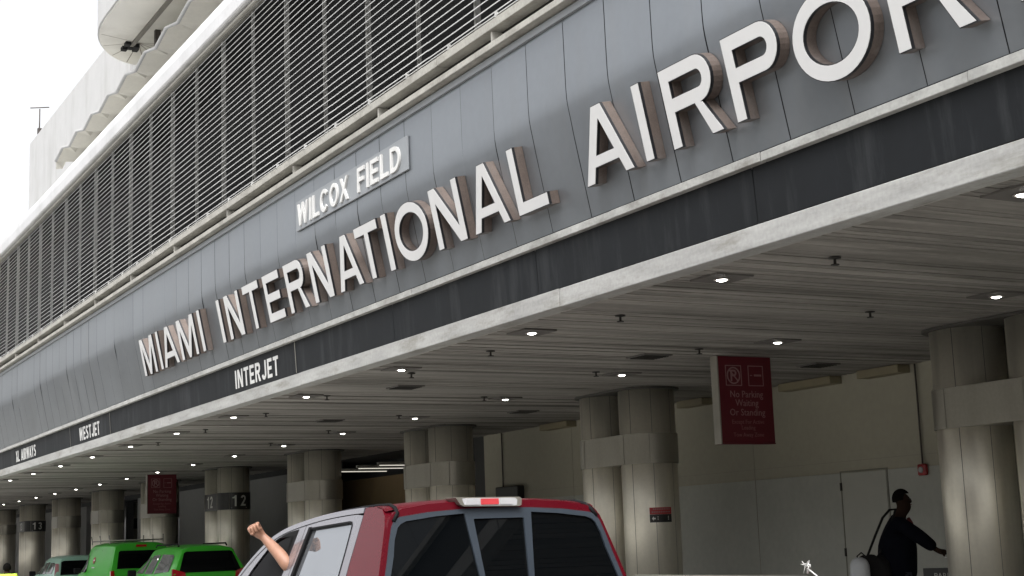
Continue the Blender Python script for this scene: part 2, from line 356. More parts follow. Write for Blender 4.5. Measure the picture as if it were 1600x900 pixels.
# strip under the panels, in lengths
mb = MB(); y = YN
while y < YF:
    L_ = 2.05; dx = random.uniform(-.006, .006)
    mb.box((6.705+dx, y+.004, 2.665+EYE), (6.80, y+L_-.004, 2.735+EYE)); y += L_
tb(mb, 'lower_strip', M_strip, bevel=.006)
tb(MB().box((6.735, YN, 2.735+EYE), (6.80, YF, 2.752+EYE)), 'strip_flashing', M_gap)
mb = MB(); y = 1.92
while y < YF:
    x0 = 6.785; mb.add([(6.79, y+.004, 2.243+EYE), (6.79, y+3.30, 2.243+EYE), (6.765, y+3.30, 2.668+EYE), (6.765, y+.004, 2.668+EYE)], [(0, 1, 2, 3)]); y += 3.304
mb.add([(6.79, YN, 2.243+EYE), (6.79, 1.92, 2.243+EYE), (6.765, 1.92, 2.668+EYE), (6.765, YN, 2.668+EYE)], [(0, 1, 2, 3)])
tb(mb, 'sign_band', M_band, 'charcoal band carrying the airline names')
mb = MB()
for y in (18.29, 31.88, 28.4):
    mb = MB(); mb.add([(6.757+.0, y-.012, 2.665+EYE), (6.757, y+.012, 2.665+EYE), (6.783, y+.012, 2.25+EYE), (6.783, y-.012, 2.25+EYE)], [(0, 1, 2, 3)])
    tb(mb, 'band_joint', M_alu)
tb(MB().box((6.80, YN, 2.243+EYE), (6.9, YF, 2.72+EYE)), 'band_backing', M_gap)
# fascia
mb = MB(); ys = [YN, -1.5, 4.9, 11.46, 18.14, 24.8, 31.4, 38, 44.6, 51.2, 57.8, 64.4, 71, 77.6, 84.2, 90.8, 97.4, YF]
for a, b in zip(ys, ys[1:]):
    dx = random.uniform(-.004, .004); dzz = random.uniform(-.003, .003)
    mb.box((6.787+dx, a+.004, 2.07+EYE+dzz), (6.968, b-.004, 2.24+EYE+dzz))
tb(mb, 'fascia', M_fascia, 'white stained fascia edge of the canopy', bevel=.008)
tb(MB().box((6.968, YN, 2.075+EYE), (7.0, YF, 2.30+EYE)), 'drip_edge', M_ledge)
# ceiling boards
mb = MB(); y = YN; nx = 4
while y < YF:
    wd = .105; z = 2.1+EYE+random.uniform(-.004, .004); a = random.uniform(-.004, .004)
    mb.add([(7.0, y+.005, z+a), (7.0, y+wd-.005, z-a), (14.05, y+wd-.005, z-a), (14.05, y+.005, z+a),
            (7.0, y+.005, z+.03), (7.0, y+wd-.005, z+.03), (14.05, y+wd-.005, z+.03), (14.05, y+.005, z+.03)],
           [(0, 3, 2, 1), (0, 4, 7, 3), (1, 2, 6, 5)])
    y += wd
tb(mb, 'ceiling_boards', M_ceil, fix=False)
tb(MB().box((6.9, YN, 2.13+EYE), (22.2, YF, 2.24+EYE)), 'canopy_slab', M_gap)
# ledge channel over the panels
tb(MB().box((6.50, YN, 4.54+EYE), (6.60, YF, 4.605+EYE)), 'panel_head_trim', M_plate)
mb = MB(); y = YN
while y < YF:
    mb.box((6.42, y+.003, 4.625+EYE), (6.60, y+2.729, 4.69+EYE))
    dzz = random.uniform(-.004, .004)
    mb.box((6.42, y+.003, 4.815+EYE+dzz), (6.62, y+2.729, 4.905+EYE+dzz)); y += 2.732
tb(mb, 'ledge', M_ledge, 'weathered channel ledge under the louvres', bevel=.006)
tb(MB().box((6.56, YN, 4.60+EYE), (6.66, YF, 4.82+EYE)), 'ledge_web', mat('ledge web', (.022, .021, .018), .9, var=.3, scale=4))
y = 1.0
while y < 70:
    mb = MB().box((6.44, y, 4.70+EYE), (6.56, y+.03, 4.80+EYE))
    tb(mb, 'ledge_bracket', M_ledge); y += 2.732
# rail with clips on top of the ledge
mb = MB().tube([(6.43, YN, 4.925+EYE), (6.43, YF, 4.925+EYE)], .007, 6)
y = SEAM0-12*.683
while y < YF: mb.box((6.415, y, 4.90+EYE), (6.445, y+.022, 4.955+EYE)); y += .683*1.5
tb(mb, 'ledge_rail', M_louvre)
# louvres
XL, LZ0, LDZ = 6.49, 4.975, .0863
mb = MB()
for i in range(30):
    z = LZ0+.03+i*LDZ+EYE; s0 = YN; 
    seg = 0; y = YN
    while y < YF:
        dzz = random.uniform(-.003, .003); tw = random.uniform(-.006, .006)
        y2 = y+2.778
        vs = []
        for (x, zz) in ((XL, z), (XL+.002, z+.012), (XL+.030, z+.037), (XL+.032, z+.029)):
            vs += [(x, y, zz+dzz), (x, y2, zz+dzz+tw)]
        mb.add(vs, [(0, 1, 3, 2), (2, 3, 5, 4), (4, 5, 7, 6), (6, 7, 1, 0)]); y = y2
tb(mb, 'louvre_blades', M_louvre, 'pale horizontal louvre blades over a black void')
tb(MB().box((7.15, YN, 4.7+EYE), (7.25, YF, 7.9+EYE)).box((6.66, YN, 4.80+EYE), (7.15, YF, 4.9+EYE)), 'louvre_void', M_dark)
mbA = MB().box((XL+.040, -.017, LZ0+EYE-.04), (XL+.10, .017, 7.60+EYE)).build('louvre_post', M_post, None)
mbB = MB().box((XL+.045, -.011, LZ0+EYE-.04), (XL+.09, .011, 7.60+EYE)).build('louvre_post', M_post, None)
y0p = 1.918*6.49
protoA, protoB = mbA, mbB
first = {0: True, 1: True}
for i in range(-12, 62):
    yp = y0p+i*1.366
    if not (YN < yp < YF-1): continue
    k = i % 2; src = (protoA, protoB)[k]
    if first[k]: o = src; first[k] = False
    else: o = src.copy(); COL.objects.link(o)
    o.parent = T; o.matrix_parent_inverse = Matrix.Translation((-14, -30, 0)); o.location = (0, yp, 0)
# parapet with rounded top
pr = [(6.62, 7.60), (6.40, 7.60), (6.385, 7.62), (6.375, 7.80), (6.385, 7.92), (6.42, 7.99), (6.50, 8.03), (6.62, 8.05), (6.9, 8.05), (6.9, 7.62)]
mb = MB(); y = YN
while y < YF:
    mb.prism([pr], lambda x, z, w: (x, w, z+EYE), y+.002, min(y+8.2, YF)-.002, smooth=False); y += 8.2
tb(mb, 'parapet', M_parapet, 'thick rounded white parapet above the louvres')
tb(MB().box((6.45, YN, 7.53+EYE), (6.56, YF, 7.57+EYE)), 'louvre_head', M_ledge)
tb(MB().box((6.561, YN, 7.52+EYE), (7.15, YF, 7.59+EYE)), 'louvre_void_head', M_dark)
tb(MB().box((6.9, YN, 7.8+EYE), (40, YF, 7.95+EYE)), 'roof', M_white)
tb(MB().box((14.3, YN, 2.3+EYE), (40, YF, 7.8+EYE)), 'upper_block', M_greywall)
# wall behind the columns
WX = 14.0
mb = MB()
segs = [(YN, 26.9, 0), (36.4, 42.2, 1), (45.4, 49.0, 1), (50.0, 54.4, 1), (57.3, 61.0, 1), (62.6, 65, 1), (68, 72, 1), (76, 80, 1), (84, 104, 1)]
for a, b, k in segs:
    if k == 0: mb.box((WX, a, .745+EYE), (WX+.2, b, 2.13+EYE))
tb(MB().box((WX+.002, YN, .148), (WX+.2, 26.9, .742+EYE)), 'wall_dado', mat('grey green lower wall', (.40, .405, .365), .6, var=.06, scale=.8, stain=(.6, .6, .5), stain_col=(.27, .27, .24), stain_amt=.35, fine=.04), 'greyer lower part of the wall')
tb(mb, 'pavement_wall', M_wall, 'plain olive beige wall behind the columns')
mb = MB()
for a, b, k in segs:
    if k == 1: tb(MB().box((WX, a, .148), (WX+.25, b, 1.97+EYE)), 'far_wall', M_greywall)
tb(MB().box((WX+.02, 26.9, .148), (WX+.5, 27.4, 2.1+EYE)), 'wall_end', M_black)
tb(MB().box((WX-.05, 36.0, 1.95+EYE), (WX+.6, YF, 2.13+EYE)), 'door_header', M_gap)
mb = MB()
for a, b in ((42.2, 45.4), (49, 50), (54.4, 57.3), (61, 62.6), (65, 68), (72, 76), (80, 84)):
    tb(MB().box((WX+.3, a, .148), (WX+.34, b, 1.95+EYE)), 'glass_door', M_glassd, 'black glazed terminal entrance')
tb(MB().box((15.7, 27, .148), (15.9, 42, 1.74+EYE)), 'interior_wall', M_brownint)
tb(MB().box((15.6, 27, 1.74+EYE), (15.9, 42, 2.13+EYE)), 'interior_bulkhead', M_gap)
tb(MB().box((14.2, 26.7, .148), (20, 26.9, 2.13+EYE)), 'interior_side_wall', M_brownint)
tb(MB().box((14.3, 43.0, .148), (20, 43.2, 2.13+EYE)), 'interior_partition', M_brownint)
# door in the wall
dr = MB().box((WX-.012, 15.2, .15), (WX+.01, 16.1, 2.39)); o = tb(dr, 'service_door', mat('door paint', (.405, .405, .36), .55, var=.04), 'flush beige service door', bevel=.004)
fr = MB().box((WX-.006, 15.176, .15), (WX+.01, 15.186, 2.42)).box((WX-.006, 16.112, .15), (WX+.01, 16.13, 2.42)).box((WX-.006, 15.17, 2.402), (WX+.01, 16.13, 2.42)).build('door_gap', mat('door shadow gap', (.19, .185, .15), .8), o)
for z in (.5, 1.25, 2.15): MB().box((WX-.03, 16.09, z), (WX-.013, 16.12, z+.11)).build('hinge', M_sprk, o)
mb = MB()
for y in (12.2, 18.05, 20.6, 23.4): mb.box((WX-.003, y-.004, .16), (WX+.01, y+.004, 2.1+EYE))
mb.box((WX-.003, YN, .90+EYE), (WX+.01, 26.88, .905+EYE))
tb(mb, 'wall_joint', mat('wall joint', (.27, .26, .22), .8))
# ochre cove boxes at the head of the wall
for (a, b) in ((14.6, 15.4), (15.95, 17.1), (17.5, 18.2), (19.0, 19.7), (21.3, 22.1), (23.2, 24.2), (11.5, 13.6)):
    o = tb(MB().box((WX-.22, a, 1.985+EYE), (WX-.002, b, 2.094+EYE)), 'light_cove', M_cove, bevel=.008)

# ---------------------------------------------------------------- columns
XC, RD = 12.1, .41
def stadium(rr, half, n=16):
    pts = [(XC+rr*math.cos(R(a)), half+rr*math.sin(R(a))) for a in [180-180*i/n for i in range(n+1)]]
    return pts+[(XC+rr*math.cos(R(a)), -half+rr*math.sin(R(a))) for a in [-180*i/n for i in range(n+1)]]
HP = .545
def stad_mesh(rr, z0, z1):
    return MB().prism([stadium(rr, HP, 24)], lambda x, y, w: (x-XC, y, w), z0, z1, smooth=True)
def make_columns(dark):
    root = empty('column_pair', (XC, 0, 0), cat='column', group='paired drum columns under the canopy')
    for s in (1, -1):
        d = MB().lathe([(RD, .148), (RD, 2.11+EYE)], (0, s*HP, 0), 56).build('drum', M_drum, root)
        d2 = MB()
        for a in (200, 245, 290, 110):
            x, y = RD*math.cos(R(a)), s*HP+RD*math.sin(R(a)); 
            d2.tube([(x, y, .15), (x, y, 2.1+EYE)], .0035, 5)
        d2.build('drum_seam', M_pipe if False else mat('column seam', (.16, .15, .13), .5), d)
        MB().lathe([(RD+.03, .148), (RD+.03, .26), (RD+.004, .28)], (0, s*HP, 0), 40).build('base_ring', M_bandring, d)
    b = stad_mesh(RD+.022, 1.0+EYE, 1.43+EYE).build('band', M_black if dark else M_bandring, root)
    for (x, y) in ((-RD-.024, HP), (-RD-.024, -HP), (-(RD+.023)*math.sin(R(32)), -HP-(RD+.023)*math.cos(R(32)))):
        MB().box((x-.004, y-.008, 1.0+EYE), (x+.004, y+.008, 1.43+EYE)).build('band_seam', M_alu, b)
    stad_mesh(RD+.075, 2.068+EYE, 2.094+EYE).build('collar', mat('dark collar', (.05, .047, .04), .6), root)
    return root
plain = None; dark = None
specs = [(11.70, 'paired drum columns at the right edge, nearest of the row', 0),
         (19.15, 'paired drum columns with a small red and black sticker', 0),
         (25.66, 'paired drum columns just left of the black wall end, behind the maroon pickup roof', 0),
         (32.12, 'paired drum columns between the raised fist and the brown opening', 0),
         (38.46, 'paired drum columns with a black band numbered 12', 1),
         (45.0, 'paired drum columns partly hidden by the far hanging red sign', 0),
         (51.5, 'third paired columns from the left edge, above the bright green van roof', 0),
         (58.0, 'second paired columns from the left edge, behind the pale mint car', 0),
         (64.5, 'paired drum columns with a black band numbered 13', 2),
         (71.0, 'last paired columns at the left edge, left of the number 13', 0)]
numbers = {1: '12', 2: '13'}
for yc, lab, k in specs:
    if k == 0:
        if plain is None: root = plain = make_columns(False)
        else: root = copy_tree(plain)
    else:
        root = make_columns(True)
    root.location = (XC, yc-HP, 0); root['label'] = lab
    if k:
        bandobj = [c for c in COL.objects if c.parent == root and c.name.startswith('band')][0]
        def flat(u, v, w): return (-RD-.024-w, .30-u, 1.06+EYE+v)
        def curved(u, v, w):
            a = R(-112)+u/(RD+.024); rr = RD+.025+w; return (rr*math.cos(a), -HP+rr*math.sin(a), 1.08+EYE+v)
        mbn = MB(); n_ = numbers[k]
        for j, c in enumerate(n_):
            mbn.prism(glyph(c, .19, .31, .05), lambda u, v, w, j=j: flat(u*1.0+j*.26, v, w), 0, .004)
            g = []
            mbn.prism(glyph(c, .15, .28, .045), lambda u, v, w, j=j: curved(u+j*.22, v, w), 0, .004)
        mbn.prism([[(-.02, -.045), (.40, -.045), (.40, -.03), (-.02, -.03)]], curved, 0, .003)
        mbn.build('number', M_num, bandobj)
for yc in (77.5, 84.0, 90.5, 97.0):      # beyond the left edge of the photo: kept for the row's light only where visible
    pass
# sticker on the second column pair
st = empty('column_sticker', (XC, 18.06, 0), label='small red and black notice stuck on the second column pair', cat='sticker')
def cyl(u, v, w, a0=-128):
    a = R(a0)+u/RD; rr = RD+.004+w; return (rr*math.cos(a), rr*math.sin(a), v+EYE)
def curvedrect(u0, u1, v0, v1, w0, w1, mt, name):
    mbx = MB(); n = 8
    rows = [[cyl(u0+(u1-u0)*i/n, v, w1) for i in range(n+1)] for v in (v0, v1)]
    rows2 = [[cyl(u0+(u1-u0)*i/n, v, w0) for i in range(n+1)] for v in (v0, v1)]
    mbx.grid(rows).grid(rows2[::-1])
    return mbx.build(name, mt, st, fix=False)
U0 = 0.0; U1 = .33
curvedrect(U0, U1, .275, .37, 0, .003, M_stick, 'red_panel'); curvedrect(U0, U1, .16, .273, 0, .003, M_black, 'black_panel')
mbx = MB()
for (v, u0, u1) in ((.335, .05, .29), (.295, .03, .30)):
    u = u0
    while u < u1: mbx.prism([[(u, v), (u+.018, v), (u+.018, v+.022), (u, v+.022)]], cyl, .003, .005); u += .026
mbx.build('lettering', M_redtext, st)
mbx = MB().prism([[(.03, .215), (.055, .245), (.055, .225), (.08, .225), (.08, .205), (.055, .205), (.055, .185)]], cyl, .003, .005)
for v in (.235, .215, .195): mbx.prism([[(.11, v), (.28, v), (.28, v+.010), (.11, v+.010)]], cyl, .003, .005)
mbx.build('arrow', M_num, st)

# ---------------------------------------------------------------- ceiling lights
def make_light():
    r_ = empty('ceiling_light', label='', cat='ceiling light')
    MB().box((-.19, -.19, -.012), (.19, .19, .004)).build('plate', M_lampplate, r_)
    MB().lathe([(.070, -.013), (.072, -.020), (.056, -.022), (.054, -.014)], (0, 0, 0), 20).build('ring', M_lampring, r_)
    MB().lathe([(.046, -.014), (.040, -.025), (.022, -.031), (0, -.033)], (0, 0, 0), 16).build('bulb', M_lamp, r_)
    return r_
proto = None
def lights(x, ya, dy, n, row):
    global proto
    for i in range(n):
        if proto is None: o = proto = make_light()
        else: o = copy_tree(proto)
        o.location = (x, ya+i*dy, 2.094+EYE)
        o['group'] = 'recessed lights in the row %s' % ('near the fascia' if row == 'a' else 'near the columns')
        o['label'] = 'small round lit ceiling light in the row %s' % ('running along the white fascia edge' if row == 'a' else 'running in front of the columns')
lights(7.42, 9.85-2*3.26, 3.26, 16, 'a')
lights(10.58, 9.83-3.25, 3.25, 22, 'b')
# ---------------------------------------------------------------- sprinklers, vents
proto_s = None
SPR = [(7.75, 8.81), (7.73, 11.91), (10.08, 11.0), (10.08, 13.89), (10.1, 16.2), (7.72, 14.6), (7.75, 16.8), (7.72, 19.6), (10.14, 19.43), (10.13, 22.49), (7.76, 22.32), (10.11, 25.62), (10.1, 28.77), (7.75, 25.5), (7.75, 28.6)]
for x, y in SPR:
    if proto_s is None:
        o = proto_s = empty('sprinkler_head', cat='sprinkler', group='sprinkler heads under the canopy ceiling')
        MB().lathe([(.05, 0), (.052, -.008), (.012, -.012), (.012, -.055)], (0, 0, 0), 12).build('stem', M_sprk, o)
        MB().lathe([(.034, -.055), (.034, -.062)], (0, 0, 0), 12).build('deflector', M_sprk, o)
    else: o = copy_tree(proto_s)
    o.location = (x, y, 2.094+EYE); o['label'] = 'small dark sprinkler head hanging from the canopy ceiling boards'
proto_v = None
for x, y in ((12.7, 14.9), (9.86, 14.6), (8.35, 18.3), (12.0, 21.6), (9.3, 23.5)):
    if proto_v is None:
        o = proto_v = empty('ceiling_vent', cat='vent', group='ceiling vents')
        MB().box((-.2, -.2, -.012), (.2, .2, .004)).build('frame', M_lampplate, o)
        s_ = MB()
        for i in range(6): s_.box((-.17, -.16+i*.06, -.022), (.17, -.135+i*.06, -.0125))
        s_.build('grille', M_sprk, o)
    else: o = copy_tree(proto_v)
    o.location = (x, y, 2.094+EYE); o['label'] = 'flat dark square vent set in the canopy ceiling'

# ---------------------------------------------------------------- big letters
BASE, TOP = 2.985, 3.610
sl = (XK_-XB_)/(ZK_-ZB_); LH = (TOP-BASE)*math.hypot(1, sl)
nrm = Vector((-1, 0, sl)).normalized()*1.0; upv = Vector((sl, 0, 1)).normalized()
LET = [('M', 25.11, .80), ('I', 24.08, .125), ('A', 23.86, .84), ('M', 22.85, .88), ('I', 21.74, .13),
       ('I', 20.76, .13), ('N', 20.40, .63), ('T', 19.57, .65), ('E', 18.72, .61), ('R', 17.90, .66), ('N', 17.03, .62), ('A', 16.21, .71), ('T', 15.51, .64), ('I', 14.73, .13), ('O', 14.46, .81), ('N', 13.50, .65), ('A', 12.68, .73), ('L', 11.78, .56),
       ('A', 10.56, .745), ('I', 9.64, .115), ('R', 9.25, .66), ('P', 8.43, .61), ('O', 7.68, .775), ('R', 6.735, .67), ('T', 5.98, .62)]
ordn = ['first', 'second', 'third', 'fourth', 'fifth', 'sixth', 'seventh', 'eighth', 'ninth', 'tenth', 'eleventh', 'twelfth', 'thirteenth']
words = ['MIAMI', 'INTERNATIONAL', 'AIRPORT']; wi = ci = 0
def shrink(loops, d, H, w):
    return loops
for c, y, w in LET:
    ST = .118
    root = empty('sign_letter', (panel_x(BASE), y, BASE+EYE), label='raised white capital %s on the grey cladding, %s letter of the word %s' % (c, ordn[ci], words[wi]), cat='sign letter', group='large letters on the cladding')
    n_ = nrm.copy(); n_.normalize(); off0 = panel_x(BASE)
    def fn(u, v, q): p = upv*v+Vector((-1, 0, sl)).normalized()*q; return (p.x, -u, p.z)
    gl = glyph(c, w, LH, ST)
    curved_ = c in 'ORP'
    MB().prism(gl, fn, .004, .092, back=False, front=False, smooth=False).build('return', M_ret, root, fix=False)
    MB().prism(gl, fn, .092, .118, back=False, front=True).build('trim', M_trim, root)
    # face: same outline, a hair narrower, proud of the trim
    cx = w/2; cy = LH/2
    e = .006
    def inset(loop, hole):
        n = len(loop); out = []
        area = sum(loop[i][0]*loop[(i+1) % n][1]-loop[(i+1) % n][0]*loop[i][1] for i in range(n))
        sg = (1 if area > 0 else -1)*(1)
        for i in range(n):
            p0, p, p1 = Vector(loop[i-1]), Vector(loop[i]), Vector(loop[(i+1) % n])
            d0 = (p-p0).normalized(); d1 = (p1-p).normalized()
            a = Vector((-d0.y, d0.x))*sg; b = Vector((-d1.y, d1.x))*sg; nn = (a+b)
            nn = nn.normalized() if nn.length > 1e-6 else a
            k = e/max(.35, nn.dot(a))
            out.append(tuple(p+nn*k*(-1 if hole else 1)))
        return out
    MB().prism([inset(l, i > 0) for i, l in enumerate(gl)], fn, .118, .1215, back=False).build('face', M_face, root)
    ci += 1
    if ci >= len(words[wi]): wi += 1; ci = 0

# rust streak under the P is part of the cladding surface
# small name plate above
npl = empty('name_plate', (6.53, 15.75, 4.0+EYE), label='small pale plate with raised white capitals above the large letters', cat='sign')
MB().box((-.022, -1.68, -.04), (0, 1.75, .34)).build('plate', M_plate, npl, bevel=.004)
def wfn(u0):
    return lambda u, v, w: (-.022-w, u0-u, v+.005+0*u)
mbx = MB(); word(mbx, 'WILCOX', wfn(1.65), 1.70, .285, .048, .001, .022, gap=.26); mbx2 = MB(); word(mbx2, 'FIELD', wfn(-.32), 1.22, .285, .048, .001, .022, gap=.26)
mbx.build('lettering', M_ltwhite, npl); mbx2.build('lettering', M_ltwhite, npl)

# airline names on the band
def band_fn(y0):
    lean = (6.765-6.79)/(2.668-2.243)
    return lambda u, v, w: (6.79+lean*(2.30-2.243+v)-.004-w, y0-u, 2.30+EYE+v)
for txt, y0, wd, lab in (('INTERJET', 20.80, 1.86, 'white condensed airline name on the charcoal band, under the word MIAMI'),
                         ('WESTJET', 31.0, 1.75, 'white condensed airline name on the charcoal band, second from the left edge'),
                         ('XL AIRWAYS', 38.0, 2.45, 'white condensed airline name farthest left on the charcoal band')):
    mbx = MB(); word(mbx, txt, band_fn(y0), wd, .265, .047, 0, .006, gap=.30)
    tag(mbx.build('airline_name', M_ltwhite), lab, 'sign', 'airline names on the charcoal band')

# ---------------------------------------------------------------- hanging no parking signs
def make_sign():
    s = empty('hanging_sign', (0, 0, 0), cat='sign', group='hanging no parking signs')
    w, hgt, d = .80, 1.05, .12
    MB().box((0, 0, -hgt), (w, d, -.001)).build('cabinet', M_red, s, bevel=.006)
    MB().box((-.022, -.006, -hgt-.012), (-.001, d+.006, .002)).build('edge_frame', M_alu, s, bevel=.004)
    MB().box((0, -.006, -hgt-.014), (w, d+.006, -hgt-.001)).build('bottom_frame', M_red, s)
    def f(u, v, q): return (u, -.001-q-.002, v)
    ring = MB()
    def rr(x0, x1, z0, z1, t): 
        return [[(x0, z0), (x1, z0), (x1, z1), (x0, z1)], [(x0+t, z0+t), (x1-t, z0+t), (x1-t, z1-t), (x0+t, z1-t)]]
    ring.prism(rr(.10, .34, -.36, -.11, .010), f, 0, .003)
    ring.prism([arc(.22, -.235, .10, .105, 0, 360, 28)[:-1], arc(.22, -.235, .083, .088, 0, 360, 28)[:-1]], f, 0, .003)
    ring.prism([[(x*.12+.165, y_*1-.305) for x, y_ in [(p[0], p[1]) for p in l]] for l in glyph('R', .95, .14, .022*8)][:1], f, 0, .0) if False else None
    ring.prism([[(p[0]+.175, p[1]-.305) for p in l] for l in glyph('P', .09, .14, .022)], f, 0, .003)
    ring.prism(stroke([(.155, -.165), (.285, -.305)], .018), f, .0035, .005)
    ring.prism(rr(.44, .67, -.36, -.11, .010), f, 0, .003)
    ring.prism([[(.47, -.225), (.50, -.225), (.50, -.235), (.47, -.235)]], f, 0, .003)
    ring.prism([[(.53, -.217), (.64, -.217), (.64, -.24), (.53, -.24)]], f, 0, .003)
    ring.build('pictogram', M_redtext, s)
    tf = lambda cx, z: (lambda x, y, zz: (cx+x, -.003-zz, z+y))
    for txt, z, sz in (('No Parking', -.50, .118), ('Waiting', -.605, .118), ('Or Standing', -.72, .118)):
        text_mesh('lettering', txt, sz, M_redtext, tf(.40, z), s, sx=.93)
    for txt, z, sz in (('Except For Active', -.82, .072), ('Loading', -.89, .072), ('Tow Away Zone', -.975, .072)):
        text_mesh('lettering', txt, sz, M_redtext2, tf(.40, z), s, sx=.93)
    return s
s1 = make_sign(); s1.location = (10.70, 14.38, 2.094+EYE); s1['label'] = 'large dark red no parking sign hanging between the two nearest column pairs'
s2 = copy_tree(s1); s2.location = (10.72, 40.6, 2.094+EYE); s2['label'] = 'distant dark red no parking sign hanging left of the number 12 columns'

# alarm on the wall with its conduit
al = empty('fire_alarm', (WX, 14.48, .70+EYE), label='small red alarm box on the wall below a dark conduit', cat='alarm')
MB().box((-.07, -.07, -.075), (-.004, .07, .075)).build('housing', M_alarm, al, bevel=.02)
MB().lathe([(.045, 0), (.03, .02), (0, .025)], (0, 0, 0), 16).build('lens', M_lensw, al).matrix_local = Matrix.Translation((-.07, 0, 0)) @ Matrix.Rotation(R(-90), 4, 'Y')
MB().tube([(-.03, .0, .075), (-.03, .0, 1.39)], .012, 8).build('conduit', M_pipe, al)
cd = empty('wall_box', (WX, 26.05, .75+EYE), label='black wall box under a thin conduit, just above the pickup roof light', cat='wall box')
MB().box((-.16, -.8, -.25), (-.004, .12, .27)).build('housing', M_black, cd, bevel=.02)
MB().tube([(-.03, .02, .27), (-.03, .02, 1.34)], .015, 8).build('conduit', M_pipe, cd)
# interior strip lamps
proto_l = None
for yy, zz, xx in ((32.6, 1.86, 14.1), (33.9, 1.86, 14.1), (35.3, 1.86, 14.1)):
    if proto_l is None:
        o = proto_l = empty('strip_light', cat='strip light', group='strip lights in the brown opening')
        MB().box((0, -.05, 0), (1.45, .05, .06)).build('housing', M_ledge, o)
        MB().tube([(.05, 0, -.02), (1.42, 0, -.02)], .010, 8).build('tube', M_strip_l, o)
    else: o = copy_tree(proto_l)
    o.location = (xx, yy, zz+EYE); o['label'] = 'long dim strip light under the ceiling of the brown opening'
#PART2
# ================================================================ TOWER AND FAR BLOCK
HT = empty('tower_block', (20, 50, 0), label='white tower block above the parapet with a rounded overhanging top slab', cat='building')
def th(mbx, name, mt, label=None, **k):
    o = mbx.build(name, mt, None, **k); o.parent = HT; o.matrix_parent_inverse = Matrix.Translation((-20, -50, 0))
    if label: o['label'] = label
    return o
th(MB().box((15, 60, 8), (34, 82, 22.45+EYE)), 'far_wing', M_white)
th(MB().box((15.3, -2, 8), (34, 60, 26+EYE)), 'tower_wall', M_white)
th(MB().box((13.95, -2, 9.5), (15.3, 52.2, 17.25+EYE)), 'dark_glazing', M_winwall)
mb = MB()
for i in range(36): mb.box((13.88, -1+i*1.4, 9.5), (13.95, -.9+i*1.4, 17.25+EYE))
th(mb, 'mullions', M_pipe)
th(MB().box((13.9, 52.2, 9.5), (15.3, 69.5, 17.25+EYE)), 'white_base_wall', M_white)
# rounded top slab
def slab(inset=0):
    x0, x1, ye = 11.93+inset, 17.2-inset, 51.6
    rx, ry = (x1-x0)/2, 4.75-inset
    return [(x0, -2), (x0, ye)]+[((x0+x1)/2-rx*math.cos(R(a)), ye+ry*math.sin(R(a))) for a in range(8, 180, 8)]+[(x1, ye), (x1, -2)]
th(MB().prism([slab()], lambda x, y, w: (x, y, w+EYE), 19.1, 27, smooth=True), 'top_slab', M_white, 'white rounded top slab', fix=True)
th(MB().prism([slab(.06)], lambda x, y, w: (x, y, w+EYE), 19.03, 19.099), 'slab_soffit', M_soffit)
th(MB().box((13.46, 5, 18.93+EYE), (13.60, 54.3, 19.028+EYE)), 'soffit_groove', mat('soffit groove', (.22, .21, .19), .8))
mb = MB()
for a in range(20, 170, 18):
    cx = 14.56; x = cx-2.5*math.cos(R(a)); y = 51.6+4.6*math.sin(R(a))
    p, q = Vector((13.7, 53.6, 19.026+EYE)), Vector((x, y, 19.026+EYE)); d = (q-p).normalized(); n = Vector((-d.y, d.x, 0))*.02
    mb.add([p-n, p+n, q+n, q-n], [(0, 1, 2, 3)])
th(mb, 'soffit_joint', mat('soffit joint', (.30, .28, .25), .8), fix=False)
mb = MB()
for i in range(6):
    x = 13.45+random.uniform(-.25, .25); y = 54.0+random.uniform(-.5, .5); mb.box((x, y, 18.93+EYE-random.random()*.07), (x+.2, y+.3, 19.03+EYE))
th(mb, 'damaged_patch', M_dark)
# folded canopy edge
mb = MB(); per = 2.73; up_, lo_ = [], []
y = 66.4; k = 0
U = []; Lw = []
for i in range(1, 52):
    yy = 66.2-i*per/2; hi = i % 2 == 0
    U.append((13.0, yy, (17.34 if hi else 17.06)*1.0+EYE)); Lw.append((13.75, yy*1.0577, (16.42 if hi else 16.74)*1.0577+EYE))
mb.grid([U, Lw], smooth=False); mb.grid([[(x+.001, y_, z) for x, y_, z in U], [(15.4, y_, z+.25) for x, y_, z in U]], smooth=False)
th(mb, 'folded_canopy', M_zig, 'zigzag folded canopy edge', fix=False)
mb = MB(); mb.tube([(x-.02, y_, z+.03) for x, y_, z in U], .06, 6); th(mb, 'canopy_lip', M_white)
mb = MB().box((13.9, 51.9, 17.4*1.02+EYE), (14.1, 52.1, 19.03+EYE)); th(mb, 'post', M_pipe)
an = empty('roof_antenna', (15.2, 80.4, 22.45+EYE), label='thin antenna mast on the white far roof at the left', cat='antenna')
MB().tube([(0, 0, 0), (0, 0, 1.6)], .035, 6).tube([(-.5, 0, 1.6), (.5, 0, 1.75)], .03, 6).build('mast', M_pipe, an)
MB().box((-.1, -.1, .2), (.12, .1, .5)).build('junction_box', M_pipe, an)

# garage across the road (seen in reflections)
G = empty('parking_garage', (-34, 50, 0), label='plain open parking garage across the road', cat='building')
def tg(mbx, name, mt):
    o = mbx.build(name, mt, None); o.parent = G; o.matrix_parent_inverse = Matrix.Translation((34, -50, 0)); return o
for i, z in enumerate((0.2, 3.6, 6.8)):
    tg(MB().box((-60, -40, z+2.6), (-24, 170, z+3.8)), 'deck', M_garage)
tg(MB().box((-60, -40, 0), (-30, 170, 10.6)), 'dark_core', M_gap)
mb = MB()
for i in range(26): mb.box((-24.8, -38+i*8, 0), (-24.1, -37.2+i*8, 10))
tg(mb, 'pillar', M_garage)

